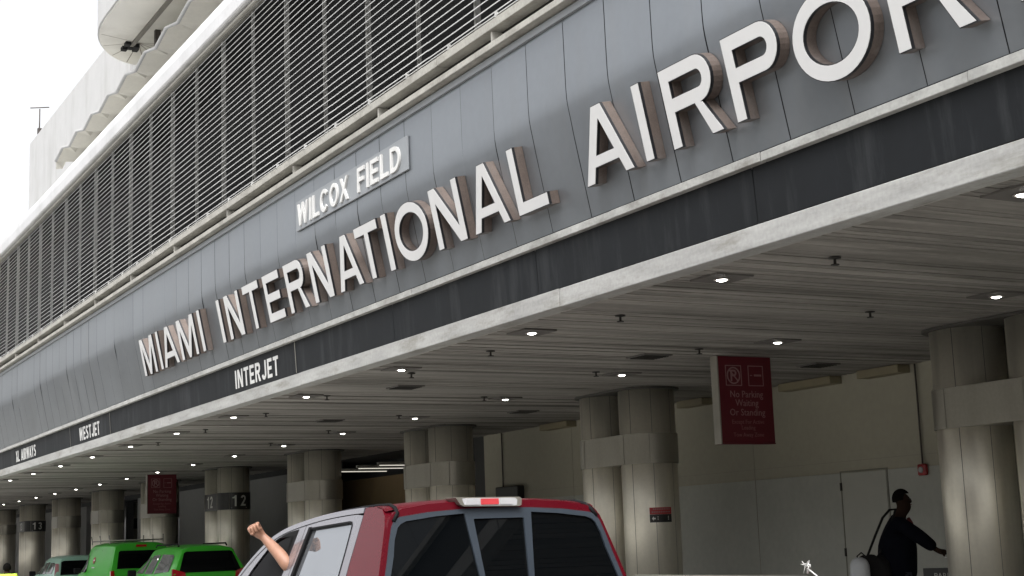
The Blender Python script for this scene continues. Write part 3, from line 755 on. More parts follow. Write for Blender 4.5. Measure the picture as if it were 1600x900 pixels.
# ================================================================ PICKUP
XM = 4.56
def hw(z): return .83-.28*z
TR = empty('pickup_truck', (XM, 9.5, 0), label='maroon crew cab pickup truck in the foreground with dark three part rear window', cat='pickup truck')
INV = Matrix.Translation((-XM, -9.5, 0))
def tp(mbx, name, mt, label=None, parent=None, **k):
    o = mbx.build(name, mt, None, **k); o.parent = parent or TR
    if parent is None: o.matrix_parent_inverse = INV
    if label: o['label'] = label
    return o
def sub(mbx, name, mt, par, **k):                # par keeps the same world space
    o = mbx.build(name, mt, None, **k); o.parent = par; return o
def side(sg):
    return lambda y, z, w: (XM+sg*(hw(z)+w), y, z+EYE)
top = [(8.70, .222), (8.82, .236), (9.2, .232), (9.58, .217), (9.85, .198), (10.12, .172), (10.30, .150), (10.46, .124), (10.60, .092), (10.70, .062), (10.88, -.010), (11.10, -.122), (11.26, -.23), (11.42, -.36), (11.52, -.46)]
def smoothline(P, n=4):
    out = []
    for i in range(len(P)-1):
        p0, p1, p2, p3 = P[max(i-1, 0)], P[i], P[i+1], P[min(i+2, len(P)-1)]
        for k in range(n):
            t = k/n; out.append(tuple(.5*((2*p1[j])+(-p0[j]+p2[j])*t+(2*p0[j]-5*p1[j]+4*p2[j]-p3[j])*t*t+(-p0[j]+3*p1[j]-3*p2[j]+p3[j])*t**3) for j in (0, 1)))
    return out+[P[-1]]
topS = smoothline(top)
ztop = lambda y: next((a[1]+(b[1]-a[1])*(y-a[0])/(b[0]-a[0]) for a, b in zip(topS, topS[1:]) if a[0] <= y <= b[0]), topS[-1][1])
rail = [p for p in topS if p[0] >= 8.97]
rwin = [(9.90, .128), (9.20, .155), (9.155, .150), (9.135, .125), (9.145, -.035), (9.18, -.33), (10.085, -.33)]
fwin = smoothline([(10.13, .122), (10.30, .106), (10.46, .078), (10.62, .030), (10.80, -.075), (10.95, -.172), (11.14, -.33)], 3)+[(10.31, -.33)]
def offs(loop, e):
    c = (sum(p[0] for p in loop)/len(loop), sum(p[1] for p in loop)/len(loop))
    n = len(loop); area = sum(loop[i][0]*loop[(i+1) % n][1]-loop[(i+1) % n][0]*loop[i][1] for i in range(n)); sg = 1 if area > 0 else -1; out = []
    for i in range(n):
        p0, p, p1 = Vector(loop[i-1]), Vector(loop[i]), Vector(loop[(i+1) % n]); d0 = (p-p0).normalized(); d1 = (p1-p).normalized()
        a = Vector((-d0.y, d0.x))*sg; b = Vector((-d1.y, d1.x))*sg; nn = (a+b); nn = nn.normalized() if nn.length > 1e-6 else a
        out.append(tuple(p+nn*e/max(.4, nn.dot(a))))
    return out
gx = lambda z: 10.045-.36*z         # gap between the doors: y at height z (leans)
zb = -.47
for sg in (-1, 1):
    s_ = side(sg); nm = 'left' if sg < 0 else 'right'
    # quarter
    q = [(8.44, zb), (8.60, .10), (8.64, .17), (8.70, .214), (8.82, .232), (8.975, .232), (8.985, .20), (9.03, -.12), (9.06, zb)]
    tp(MB().prism([q], s_, -.05, 0), 'quarter_panel', M_maroon, bevel=.006)
    # roof rail above doors
    lower = [(p[0], p[1]-.035) for p in rail]
    tp(MB().prism([rail+lower[::-1]], s_, -.05, .004), 'roof_rail', M_skysheen, bevel=.004)
    rd = [(8.995, .185)]+[(p[0], p[1]-.041) for p in rail if 9.03 < p[0] < gx(.14)-.01]+[(gx(.13)-.004, ztop(10.0)-.041), (gx(zb)-.004, zb), (9.07, zb), (9.04, -.12)]
    d1 = tp(MB().prism([rd, rwin], s_, -.045, 0), 'door', M_skysheen, bevel=.004)
    fd = [(gx(.13)+.004, ztop(10.01)-.041)]+[(p[0], p[1]-.041) for p in rail if p[0] > gx(.14)+.02]+[(11.5, zb), (gx(zb)+.004, zb)]
    fd = [p for p in fd if p[1] >= zb]
    d2 = tp(MB().prism([fd, fwin], s_, -.045, 0), 'door', M_skysheen, bevel=.004)
    sub(MB().prism([offs(rwin, .0), offs(rwin, .012)], s_, -.03, .003), 'window_seal', M_rub, d1).matrix_parent_inverse = Matrix()
    sub(MB().prism([[(9.93, .133), (9.885, .133), (10.07, -.33), (10.115, -.33)]], s_, -.03, .006), 'window_channel', M_rub, d1)
    g = sub(MB().prism([offs(rwin, .004)], s_, -.024, -.018), 'window', M_glasss, d1)
    sub(MB().prism([offs(fwin, 0), offs(fwin, .038)], s_, -.05, .003), 'window_seal', M_rub, d2)
    sub(MB().prism([offs(fwin, .038), offs(fwin, .046)], s_, -.055, -.03), 'window_trim', M_frame, d2)
    if sg > 0: sub(MB().prism([offs(fwin, .004)], s_, -.03, -.024), 'window', M_glassg, d2)
    for o in (d1, d2):
        for ch in COL.objects:
            if ch.parent == o: ch.matrix_parent_inverse = Matrix()
# roof
def roof_row(y, e=.0):
    ze = ztop(y)-.004; h_ = hw(ze); crown = .042; row = []
    for i in range(21):
        t = -1+2*i/20; row.append((XM+t*h_*(1-.0*abs(t)), y, ze+crown*(1-abs(t)**2.6)+EYE+e))
    return row
ysr = [8.66, 8.70, 8.76, 8.9, 9.1, 9.3, 9.5, 9.7, 9.9, 10.1, 10.25, 10.36]
rows = []
for y in ysr:
    r_ = roof_row(max(y, 8.70))
    if y < 8.7: r_ = [(x, y-.0, z-.018) for x, _, z in r_]
    rows.append([(x, y, z) for x, _, z in r_])
tp(MB().grid(rows), 'roof', M_maroon, 'maroon metallic roof', fix=True)
rows = [roof_row(y) for y in [10.365+i*(11.52-10.365)/12 for i in range(13)]]
rows = [[(XM+(x-XM)*.97, y, z) for x, y, z in r_] for r_ in rows]
tp(MB().grid(rows), 'windshield', M_glassg)
rows2 = [[p for p in roof_row(y, .004)][:2] for y in [10.3+i*.1 for i in range(12)]]
# black roof ditch strips
for sg in (-1, 1):
    pts = [(XM+sg*(hw(.12)-.050), 8.585, .135+EYE), (XM+sg*(hw(.2)-.062), 8.60, .185+EYE), (XM+sg*(hw(.2)-.074), 8.66, .219+EYE), (XM+sg*(hw(.2)-.085), 8.76, .241+EYE)]
    pts += [(XM+sg*(hw(.2)-.085), y, ztop(y)+.007+EYE) for y in (8.95, 9.2, 9.5, 9.8, 10.1, 10.3)]
    tp(MB().tube(pts, .013, 6), 'roof_ditch', M_rub)
# rear wall of the cab
by = lambda z: 8.6+.25*(z-.165)
bk = lambda x, z, w: (XM+x, by(z)-w, z+EYE)
ro = []
for z in (-.47, -.2, 0, .08): ro.append((hw(z)-.012, z))
ro += [(.775, .145), (.735, .190), (.67, .214), (.5, .238), (.3, .250), (0, .257)]
outer = ro+[(-x, z) for x, z in ro[::-1][1:]]
fo = [(.885, -.33), (.80-.0+.02, -.10), (.795, 0), (.765, .10), (.745, .135), (.70, .162), (.5, .188), (.25, .203), (0, .207)]
fouter = fo+[(-x, z) for x, z in fo[::-1][1:]]
tp(MB().prism([outer, offs(fouter, .02)], bk, -.04, 0), 'rear_panel', M_maroon, bevel=.008)
rp = [(.84, -.295), (.775, -.08), (.755, .02), (.725, .095), (.70, .118), (.66, .134), (.45, .160), (.245, .174), (.19, -.295)]
cp_ = [(.155, -.295), (.185, .130), (.18, .138), (-.18, .138), (-.185, .130), (-.155, -.295)]
lp = [(-x, z) for x, z in rp[::-1]]
rw = tp(MB().prism([fouter, rp, cp_, lp], bk, -.02, .010), 'window_frame', M_frame, 'blue grey rubber frame of the rear window', bevel=.003)
for loop in (rp, cp_, lp):
    o = MB().prism([offs(loop, -.004)], bk, -.012, -.006).build('window', M_glassd); o.parent = rw; o.matrix_parent_inverse = Matrix()
for ch in COL.objects:
    if ch.parent == rw: ch.matrix_parent_inverse = Matrix()
# sliding latch and small decal along the bottom
tp(MB().prism([[(-.77, -.235), (-.60, -.235), (-.60, -.215), (-.77, -.215)]], bk, .0, .004), 'decal', M_ltwhite)
# high brake light
bl = tp(MB().prism([[(-.235, .272), (.235, .268), (.25, .255), (.245, .215), (.23, .208), (-.17, .212), (-.20, .225)]], lambda x, z, w: (XM-.085+x, 8.60-w, z+.004+EYE), -.12, .035), 'brake_light', M_alu, 'white and red high brake light', bevel=.006)
for x0, x1, mt in ((-.165, -.065, M_lensw), (-.055, .075, M_lensr), (.085, .175, M_lensw)):
    sub(MB().prism([[(x0, .260), (x1, .260), (x1, .222), (x0, .222)]], lambda x, z, w: (XM-.085+x, 8.60-w, z+.004+EYE), .03, .042), 'lens', mt, bl, bevel=.004)
bw = [(-.19, .264), (.20, .262), (.215, .25), (.21, .216), (.19, .212), (-.155, .216), (-.175, .226)]
sub(MB().prism([bw], lambda x, z, w: (XM-.085+x, 8.60-w, z+.004+EYE), .03, .036), 'housing', M_lensw, bl, bevel=.003)
for ch in COL.objects:
    if ch.parent == bl: ch.matrix_parent_inverse = Matrix()
# lower body, bed, bonnet
rows = []
for y, z1, w1 in ((8.42, zb, .0), (9.5, zb, 0), (11.5, zb, 0)):
    rows.append([(y, z) for z in (zb, -.52, -.75, -1.1)])
for sg in (-1, 1):
    mbx = MB()
    for y0, y1 in ((8.43, 9.055), (9.065, 10.21), (10.22, 11.55)):
        sec = [(hw(zb), zb), (.985, -.53), (1.0, -.75), (.985, -1.0), (.95, -1.2)]
        mbx.grid([[(XM+sg*x, y, z+EYE) for x, z in sec] for y in (y0, y1)])
    tp(mbx, 'body_side', M_skysheen if False else M_maroon)
    # bed side and rail
    bs = tp(MB().prism([[(6.5, -1.2), (6.5, -.285), (8.40, -.285), (8.40, -1.2)]], lambda y, z, w: (XM+sg*(.93+w), y, z+EYE), -.06, .045), 'bed_side', M_maroon, bevel=.015)
    sub(MB().box((XM+sg*.90-.028, 6.62, -.284+EYE), (XM+sg*.90+.028, 8.36, -.262+EYE)), 'bed_rail', M_alu, bs, bevel=.008).matrix_parent_inverse = Matrix()
    for ch in COL.objects:
        if ch.parent == bs: ch.matrix_parent_inverse = Matrix()
    # bonnet side, wheels
    tp(MB().grid([[(XM+sg*x, y, z+EYE) for x, z in ((.80, -.46-(y-11.5)*.03), (.93, -.52), (.99, -.75), (.97, -1.2))] for y in (11.56, 12.3, 13.0, 13.5)]), 'wing', M_maroon)
tp(MB().grid([[(XM+x, y, -.45-(y-11.5)*.04-.03*(x/.8)**2+EYE) for x in (-.8, -.4, 0, .4, .8)] for y in (11.53, 12.2, 12.9, 13.5)]), 'bonnet', M_maroon)
tp(MB().box((XM-.95, 13.48, .5), (XM+.95, 13.7, 1.12)), 'grille', M_alu, bevel=.04)
tp(MB().box((XM-.92, 6.44, .62), (XM+.92, 6.50, 1.345)), 'tailgate', M_maroon, bevel=.015)
tp(MB().box((XM-.88, 6.5, .72), (XM+.88, 8.42, .76)), 'bed_floor', M_rub)
tp(MB().box((XM-.9, 8.40, .45), (XM+.9, 8.46, 1.17)), 'cab_rear_wall', M_maroon)
tp(MB().box((XM-.86, 8.5, .45), (XM+.86, 11.5, .62)), 'floor_pan', M_int)
for sg in (-1, 1):
    for y in (7.3, 12.6):
        w_ = MB().lathe([(.20, -.13), (.36, -.12), (.39, -.08), (.39, .08), (.36, .12), (.20, .13)], (0, 0, 0), 28).build('wheel', M_tyre)
        w_.parent = TR; w_.matrix_parent_inverse = INV; w_.matrix_basis = Matrix.Translation((XM+sg*.86, y, .39)) @ Matrix.Rotation(R(90), 4, 'Y')
        MB().lathe([(.02, .09), (.19, .07), (.21, .12), (.20, -.12), (.02, -.1)], (0, 0, 0), 20).build('rim', M_rim, w_)
# mirrors, seats, wheel, dashboard
for sg in (-1, 1):
    tp(MB().box((XM+sg*1.03-.10, 11.05, -.50+EYE), (XM+sg*1.03+.10, 11.17, -.31+EYE)), 'door_mirror', M_rub, bevel=.03)
for x in (-.40, .40):
    for y in (10.0, 9.05):
        st_ = MB().prism([[(-.24, 0), (-.20, .48), (-.12, .55), (.12, .55), (.20, .48), (.24, 0)]], lambda u, v, w, x=x, y=y: (XM+x+u, y-.02-.16*v-w, .93-.03+v), -.07, .07)
        o = tp(st_, 'seat', M_int, bevel=.03)
        hd = MB().prism([arc(0, 0, .13, .085, 0, 360, 20)[:-1]], lambda u, v, w, x=x, y=y: (XM+x+u, y-.14-w, 1.56+v), -.045, .045)
        tp(hd, 'headrest', M_int, bevel=.02)
        tp(MB().box((XM+x-.24, y-.02, .78), (XM+x+.24, y+.50, .93)), 'seat_cushion', M_int, bevel=.03)
tp(MB().box((XM-.80, 10.98, .85), (XM+.80, 11.5, 1.16)), 'dashboard', M_int, bevel=.03)
sw = MB(); sw.tube([(XM-.40+.19*math.cos(R(a)), 10.88+.06*math.sin(R(a)), 1.22+.18*math.sin(R(a))) for a in range(0, 361, 15)], .016, 8, caps=False)
sw.tube([(XM-.58, 10.88, 1.22), (XM-.22, 10.88, 1.22)], .015, 6)
tp(sw, 'steering_wheel', M_frame)
tp(MB().prism([arc(0, 0, .12, .035, 0, 360, 16)[:-1]], lambda u, v, w: (XM+u, 10.5+w, .085+v+EYE), 0, .02), 'rear_view_mirror', M_int)
# rope tied at the tail corner
rp_ = empty('rope_knot', (XM+.90, 6.62, -.25+EYE), label='frayed white rope knot tied on the end of the pickup bed rail', cat='rope')
mbx = MB(); mbx.tube([(0, 0, 0), (.004, 0, .035), (-.012, .01, .055), (.015, -.005, .05), (0, 0, .02)], .007, 6)
for i in range(16):
    a = random.uniform(0, 2*math.pi); l = random.uniform(.02, .042)
    mbx.tube([(0, 0, .03), (.5*l*math.cos(a), .5*l*math.sin(a), .05), (l*math.cos(a), l*math.sin(a), random.uniform(.0, .075))], [.004, .003, .0015], 5)
mbx.tube([(0, 0, .03), (.01, -.06, -.01), (.015, -.13, -.06), (.02, -.16, -.12)], .005, 6)
mbx.build('strands', M_rope, rp_)

# ================================================================ GREEN VEHICLES
def interp(tab, y):
    if y <= tab[0][0]: return tab[0][1:]
    for a, b in zip(tab, tab[1:]):
        if a[0] <= y <= b[0]:
            t = (y-a[0])/(b[0]-a[0]); return tuple(p+(q-p)*t for p, q in zip(a[1:], b[1:]))
    return tab[-1][1:]
def make_car(name, label, cat, loc, tab, paint, side_wins, rear_win, lean, glass_s, glass_r, zbelt, lamps, rails=None, group=None, doors=(), mir=None):
    """tab rows: y, half width, z top edge, half width at top, crown"""
    r_ = empty(name, loc, 0, label, cat, group)
    def ring(y, rear=0):
        w, zt, wt, cr = interp(tab, y); zb_ = min(zbelt, zt-.02)
        pts = [(w*.93, .30), (w, .48), (w*1.0, .78), (w*.975, zb_)]
        if zt > zbelt+.12: pts += [(wt+(w*.975-wt)*.5, (zb_+zt-.05)/2), (wt, zt-.05), (wt-.05, zt-.012), (wt*.6, zt+cr*.75), (0, zt+cr)]
        else: pts += [(w*.95, zb_+.005), (w*.93, zb_+.01), (w*.9, zt-.005), (w*.6, zt+cr*.75), (0, zt+cr)]
        yy = lambda z: y+(lean*max(0, z-zbelt) if rear else 0)+(0.04 if rear and z < .5 else 0)
        full = [(-x, yy(z), z) for x, z in pts]+[(x, yy(z), z) for x, z in pts[::-1][1:]]
        return full
    ys = sorted(set([t[0] for t in tab]+[tab[0][0]+.35])); 
    rings = [ring(ys[0], 1)]+[ring(y) for y in ys[1:]]
    # keep second ring ahead of the leaning rear edge
    mb = MB().grid(rings)
    a = rings[0]; n = len(a); 
    mb.grid([[a[i] for i in range(n//2+1)], [a[n-1-i] for i in range(n//2+1)]], smooth=False)
    b = rings[-1]; mb.grid([[b[i] for i in range(n//2+1)], [b[n-1-i] for i in range(n//2+1)]], smooth=False)
    body = mb.build('body', paint, r_)
    bm = bmesh.new(); bm.from_mesh(body.data); bmesh.ops.remove_doubles(bm, verts=bm.verts, dist=.002); bmesh.ops.recalc_face_normals(bm, faces=bm.faces); bm.to_mesh(body.data); bm.free()
    mo = body.modifiers.new('bevel', 'BEVEL'); mo.width = .035; mo.segments = 3; mo.limit_method = 'ANGLE'; mo.angle_limit = R(35)
    def sx(y, z):
        w, zt, wt, cr = interp(tab, y); t = (z-zbelt)/max(.05, zt-.05-zbelt); t = max(0, min(1, t))
        return w*.975+(wt-w*.975)*t
    for sg in (-1, 1):
        for loop in side_wins:
            f = lambda y, z, w, sg=sg: (sg*(sx(y, z)+w), y, z)
            y0, y1 = min(p[0] for p in loop)+.003, max(p[0] for p in loop)-.003; rws = []
            for i in range(13):
                y = y0+(y1-y0)*i/12; zs = []
                for a_, b_ in zip(loop, loop[1:]+loop[:1]):
                    if min(a_[0], b_[0]) <= y <= max(a_[0], b_[0]) and abs(a_[0]-b_[0]) > 1e-6: zs.append(a_[1]+(b_[1]-a_[1])*(y-a_[0])/(b_[0]-a_[0]))
                if len(zs) >= 2: rws.append([f(y, min(zs)+(max(zs)-min(zs))*k/5, .014) for k in range(6)])
            MB().grid(rws).build('side_window', glass_s, r_, fix=False)
        for y, z0, z1 in doors:
            MB().prism([[(y-.004, z0), (y+.004, z0), (y+.004, z1), (y-.004, z1)]], lambda y_, z, w, sg=sg: (sg*(sx(y_, z)*(1.026 if z < zbelt else 1)+w), y_, z), -.01, .003).build('door_gap', M_gap, r_)
        if mir:
            MB().box((sg*(mir[0])-.10, mir[1], mir[2]-.08), (sg*mir[0]+.10, mir[1]+.10, mir[2]+.08)).build('door_mirror', M_rub, r_, bevel=.03)
        for (loop, mt) in lamps:
            MB().prism([loop], lambda x, z, w, sg=sg: (sg*x, -.0+lean*max(0, z-zbelt)-w, z), -.06, .022).build('tail_light', mt, r_, bevel=.01)
        for yv in (.85, tab[-1][0]-.85):
            w_ = MB().lathe([(.18, -.1), (.31, -.1), (.33, -.07), (.33, .07), (.31, .1), (.18, .1)], (0, 0, 0), 24).build('wheel', M_tyre, r_)
            w_.matrix_basis = Matrix.Translation((sg*(tab[2][1]-.12), yv, .33)) @ Matrix.Rotation(R(90), 4, 'Y')
    rg = MB().prism([rear_win], lambda x, z, w: (x, lean*max(0, z-zbelt)-w, z), -.01, .014).build('rear_window', glass_r, r_, bevel=.004)
    # windscreen
    front = [t for t in tab]
    if rails:
        for sg in (-1, 1):
            y0, y1, zz, xx = rails
            MB().tube([(sg*xx, y0, zz-.05), (sg*xx, y0+.08, zz), (sg*xx, y1-.1, zz), (sg*xx, y1, zz-.05)], .018, 8).build('roof_rail', M_rub, r_)
    return r_
suv = make_car('parked_suv', 'bright green sport utility car parked just ahead of the maroon pickup', 'car', (10.15, 33.0, 0),
    [(0, .86, 1.66, .60, .05), (.25, .89, 1.70, .61, .05), (.8, .90, 1.74, .62, .045), (1.8, .90, 1.75, .62, .045), (2.6, .90, 1.70, .60, .04), (3.1, .89, 1.50, .60, .03), (3.6, .87, 1.14, .72, .03), (4.4, .80, 1.0, .70, .03)], M_green,
    [[(.40, 1.20), (.42, 1.48), (.55, 1.57), (1.50, 1.585), (1.54, 1.15)], [(1.64, 1.15), (1.62, 1.585), (2.28, 1.56), (2.36, 1.15)], [(2.46, 1.15), (2.42, 1.55), (2.78, 1.44), (3.22, 1.16)]],
    [(.72, 1.17), (.56, 1.60), (.5, 1.63), (-.5, 1.63), (-.56, 1.60), (-.72, 1.17)], .42, M_glasss, M_glassd, 1.14,
    [([(.56, .98), (.88, 1.0), (.86, 1.26), (.78, 1.24), (.58, 1.17)], M_lens)], rails=(.6, 2.5, 1.80, .56), mir=(1.0, 3.0, 1.16), doors=((1.50, .5, 1.14), (2.42, .5, 1.14)))
MB().box((-.16, .24, 1.645), (.16, .27, 1.68)).build('brake_light', M_lens, suv)
MB().tube([(0, .15, 1.24), (.28, .12, 1.20)], .01, 6).build('wiper', M_rub, suv)
van = make_car('parked_van', 'bright green high panel van with roof rack bars and a small red side logo', 'van', (10.42, 40.0, 0),
    [(0, .84, 1.86, .68, .05), (.25, .86, 1.88, .70, .05), (1.0, .87, 1.90, .72, .05), (2.4, .87, 1.90, .72, .05), (2.9, .87, 1.84, .68, .05), (3.4, .86, 1.55, .64, .04), (3.75, .85, 1.14, .72, .03), (4.4, .78, .98, .66, .03)], M_green,
    [[(3.48, 1.16), (3.05, 1.58), (2.80, 1.64), (2.76, 1.16)]],
    [(.66, 1.24), (.60, 1.68), (.55, 1.71), (-.55, 1.71), (-.60, 1.68), (-.66, 1.24)], .14, M_glassg, M_glassd, 1.14,
    [([(.70, .75), (.84, .75), (.83, 1.20), (.74, 1.20)], M_lens)], mir=(.98, 3.2, 1.2), doors=((2.68, .5, 1.75), (1.3, .5, 1.75)))
MB().box((-.14, .06, 1.80), (.14, .10, 1.86)).build('brake_light', M_lens, van)
rk = MB()
for x in (-.62, .62): rk.tube([(x, .5, 1.99), (x, 2.7, 1.99)], .016, 6)
for y in (.55, 1.6, 2.6):
    rk.tube([(-.72, y, 1.99), (.72, y, 1.99)], .016, 6)
    for x in (-.72, .72): rk.tube([(x, y, 1.90), (x, y, 1.99), (x*1.02, y+.06, 2.13)], .014, 6)
rk.build('roof_rack', M_ledge, van)
vf = lambda u, v, w: (-(.862+w)-(0.0)+.0+(max(0, v+1.48-1.14))*.205, 2.15-u, 1.48+v)
MB().prism([[(0, .0), (.07, .07), (.17, .09), (.25, .07), (.27, .0), (.2, -.08), (.09, -.09)]], vf, .002, .006).build('logo', M_stick, van)
MB().prism([[(.05, -.015), (.23, -.015), (.23, .02), (.05, .02)]], vf, .006, .008).build('logo_text', M_ltwhite, van)
MB().prism([[(0, -.21), (.32, -.21), (.32, -.18), (0, -.18)]], vf, .002, .006).build('logo_text', M_ltwhite, van)
gr = MB()
for i in range(9):
    u = -.5+i*.13; hh = random.uniform(.05, .16)
    gr.prism([[(u, -.62), (u+.05, -.62+hh), (u+.09, -.62)]], lambda u, v, w: (-(.862+w)+.0, 2.15-u, 1.48+v), .002, .006)
gr.build('grass_graphic', mat('dark green decal', (.015, .10, .012), .4), van)
hat = make_car('parked_car', 'pale mint car with a dark rear window parked ahead of the green van', 'car', (10.45, 47.2, 0),
    [(0, .84, 1.55, .62, .05), (.25, .86, 1.58, .63, .05), (.8, .87, 1.60, .64, .045), (1.8, .87, 1.60, .64, .045), (2.3, .87, 1.54, .62, .04), (2.8, .86, 1.34, .62, .03), (3.2, .84, 1.08, .72, .03), (4.0, .78, .95, .66, .03)], M_mint,
    [[(1.25, 1.08), (1.22, 1.42), (.65, 1.43), (.50, 1.36), (.48, 1.10)], [(2.05, 1.08), (1.98, 1.42), (1.32, 1.45), (1.34, 1.08)], [(2.95, 1.08), (2.5, 1.32), (2.15, 1.40), (2.15, 1.08)]],
    [(.66, 1.05), (.62, 1.44), (.55, 1.48), (-.55, 1.48), (-.62, 1.44), (-.66, 1.05)], .25, M_glassg, M_glassd, 1.05,
    [([(.70, .85), (.845, .85), (.79, 1.40), (.70, 1.40)], mat('pinkish lamp lens', (.50, .22, .24), .2, coat=1.))], mir=(.97, 2.7, 1.1), doors=((1.28, .5, 1.05),))

# ================================================================ BOLLARD, STAND
b_ = empty('bollard', (11.40, 12.92, .148), label='round topped white bollard on the pavement beside the walking man', cat='bollard')
MB().lathe([(.11, 0), (.11, 1.03), (.106, 1.075), (.092, 1.115), (.066, 1.146), (.034, 1.16), (0, 1.163)], (0, 0, 0), 28).build('post', M_boll, b_)
MB().lathe([(.135, 0), (.135, .03), (.112, .045)], (0, 0, 0), 28).build('base_collar', M_alu, b_)
iS = empty('notice_stand', (12.95, 13.1, .148), R(12), label='low black notice stand on the pavement between the man and the nearest columns', cat='stand')
MB().box((-.04, -.36, .72), (.04, .36, .985)).build('board', M_black, iS, bevel=.006)
MB().tube([(0, 0, 0), (0, 0, .73)], .03, 10).build('pole', M_sprk, iS); MB().lathe([(.2, 0), (.2, .02), (.04, .04)], (0, 0, 0), 20).build('base', M_sprk, iS)
text_mesh('lettering', 'PARKING', .10, M_num, lambda x, y, z: (-.042-z, -x-.0, .86+y), iS)
bp_ = empty('wall_poster', (XC-RD-.03, 71.6, 1.28), label='small blue poster on the farthest columns at the left edge', cat='poster')
MB().box((-.02, -.25, -.3), (0, .25, .3)).build('sheet', M_blue, bp_)

# ================================================================ PEOPLE
def skin(name, pts, edges, rad, mt, parent=None, root=0, sub=2, loc=None):
    me = bpy.data.meshes.new(name); me.from_pydata([tuple(p) for p in pts], edges, [])
    o = bpy.data.objects.new(name, me); COL.objects.link(o)
    o.modifiers.new('skin', 'SKIN').use_smooth_shade = True
    sv = me.skin_vertices[0].data
    for i, r_ in enumerate(rad):
        sv[i].radius = r_ if isinstance(r_, tuple) else (r_, r_); sv[i].use_root = (i == root)
    s_ = o.modifiers.new('subdiv', 'SUBSURF'); s_.levels = sub; s_.render_levels = sub
    bpy.context.view_layer.update()
    dg = bpy.context.evaluated_depsgraph_get(); m2 = bpy.data.meshes.new_from_object(o.evaluated_get(dg))
    bpy.data.objects.remove(o); bpy.data.meshes.remove(me); m2.materials.clear(); m2.materials.append(mt); m2.name = name
    m2.polygons.foreach_set('use_smooth', [True]*len(m2.polygons))
    o = bpy.data.objects.new(name, m2); COL.objects.link(o)
    if parent: o.parent = parent
    return o
class Sk:
    def __init__(s): s.p = []; s.e = []; s.r = []
    def n(s, p, r, par=None):
        s.p.append(Vector(p)); s.r.append(r); i = len(s.p)-1
        if par is not None: s.e.append((par, i))
        return i
    def chain(s, par, L):
        for p, r in L: par = s.n(p, r, par)
        return par
def hand(S, wrist, wp, d, palm, curl=.6, size=1.):
    """fingers: d = pointing direction, palm = direction the palm faces"""
    d = Vector(d).normalized(); palm = Vector(palm); palm = (palm-d*palm.dot(d)).normalized(); sd_ = d.cross(palm)
    wp = Vector(wp); k = S.n(wp+d*.05*size, (.026*size, .034*size), wrist); k2 = S.n(wp+d*.085*size, (.022*size, .036*size), k)
    for i, (o_, l) in enumerate(((-.033, .066), (-.011, .078), (.011, .074), (.033, .058))):
        base = wp+d*.098*size+sd_*o_*size; p = base; par = S.n(base, .0095*size, k2); a = 0
        for j in range(3):
            a += curl*(1.0 if j else .8); dirn = d*math.cos(a)+palm*math.sin(a); p = p+dirn*l*size*(.42, .33, .25)[j]; par = S.n(p, (.0092, .0085, .0075)[j]*size, par)
    t0 = wp+d*.035*size-sd_*.034*size; a = S.n(t0, .013*size, k); a = S.n(t0+(d*.6-sd_*.5+palm*.35).normalized()*.035*size, .012*size, a); S.n(t0+(d*.9-sd_*.35+palm*.7).normalized()*.068*size, .010*size, a)
def head_nodes(S, neck, c, f, r=1.):
    """c head centre, f facing"""
    c = Vector(c); f = Vector(f).normalized(); u = Vector((0, 0, 1)); sd_ = f.cross(u)
    a = S.n(c+u*-.065+f*.018, (.066*r, .060*r), neck); b = S.n(c+u*.0+f*.006, (.078*r, .088*r), a); t = S.n(c+u*.055-f*.006, (.074*r, .084*r), b); S.n(c+u*.088-f*.01, (.045*r, .052*r), t)
    S.n(c+f*.102-u*.022, .013*r, b)           # nose
    S.n(c+f*.085-u*.088, .016*r, a)           # chin
    for s_ in (-1, 1): S.n(c+sd_*s_*.086-u*.012-f*.008, .012*r, b)    # ears
def head_details(parent, c, f, hairmat, cap=False):
    c = Vector(c); f = Vector(f).normalized(); u = Vector((0, 0, 1)); s_ = f.cross(u)
    mb = MB(); rows = []
    for i in range(9):
        el = R(-20+i*13.7); row = []
        for k in range(24):
            az = 2*math.pi*k/24; back = math.cos(az)
            zlim = el if back < .3 else max(el, R(30))
            rr = .098*math.cos(zlim)
            row.append(c+f*(rr*1.04*math.cos(az)-.008)+s_*(rr*.90*math.sin(az))+u*(.112*math.sin(zlim)+.012))
        rows.append(row)
    mb.grid(rows, closed=True); mb.build('hair', hairmat, parent)
    for sg in (-1, 1):
        mb = MB(); p = c+f*.083+s_*sg*.032+u*.004
        mb.lathe([(0, -.011), (.008, -.008), (.011, 0), (.008, .008), (0, .011)], tuple(p), 10); mb.build('eye', M_dark, parent)
    MB().tube([c+f*.089-s_*.024-u*.055, c+f*.096-u*.054, c+f*.089+s_*.024-u*.055], [.003, .006, .003], 6).build('mouth', M_scarf, parent)
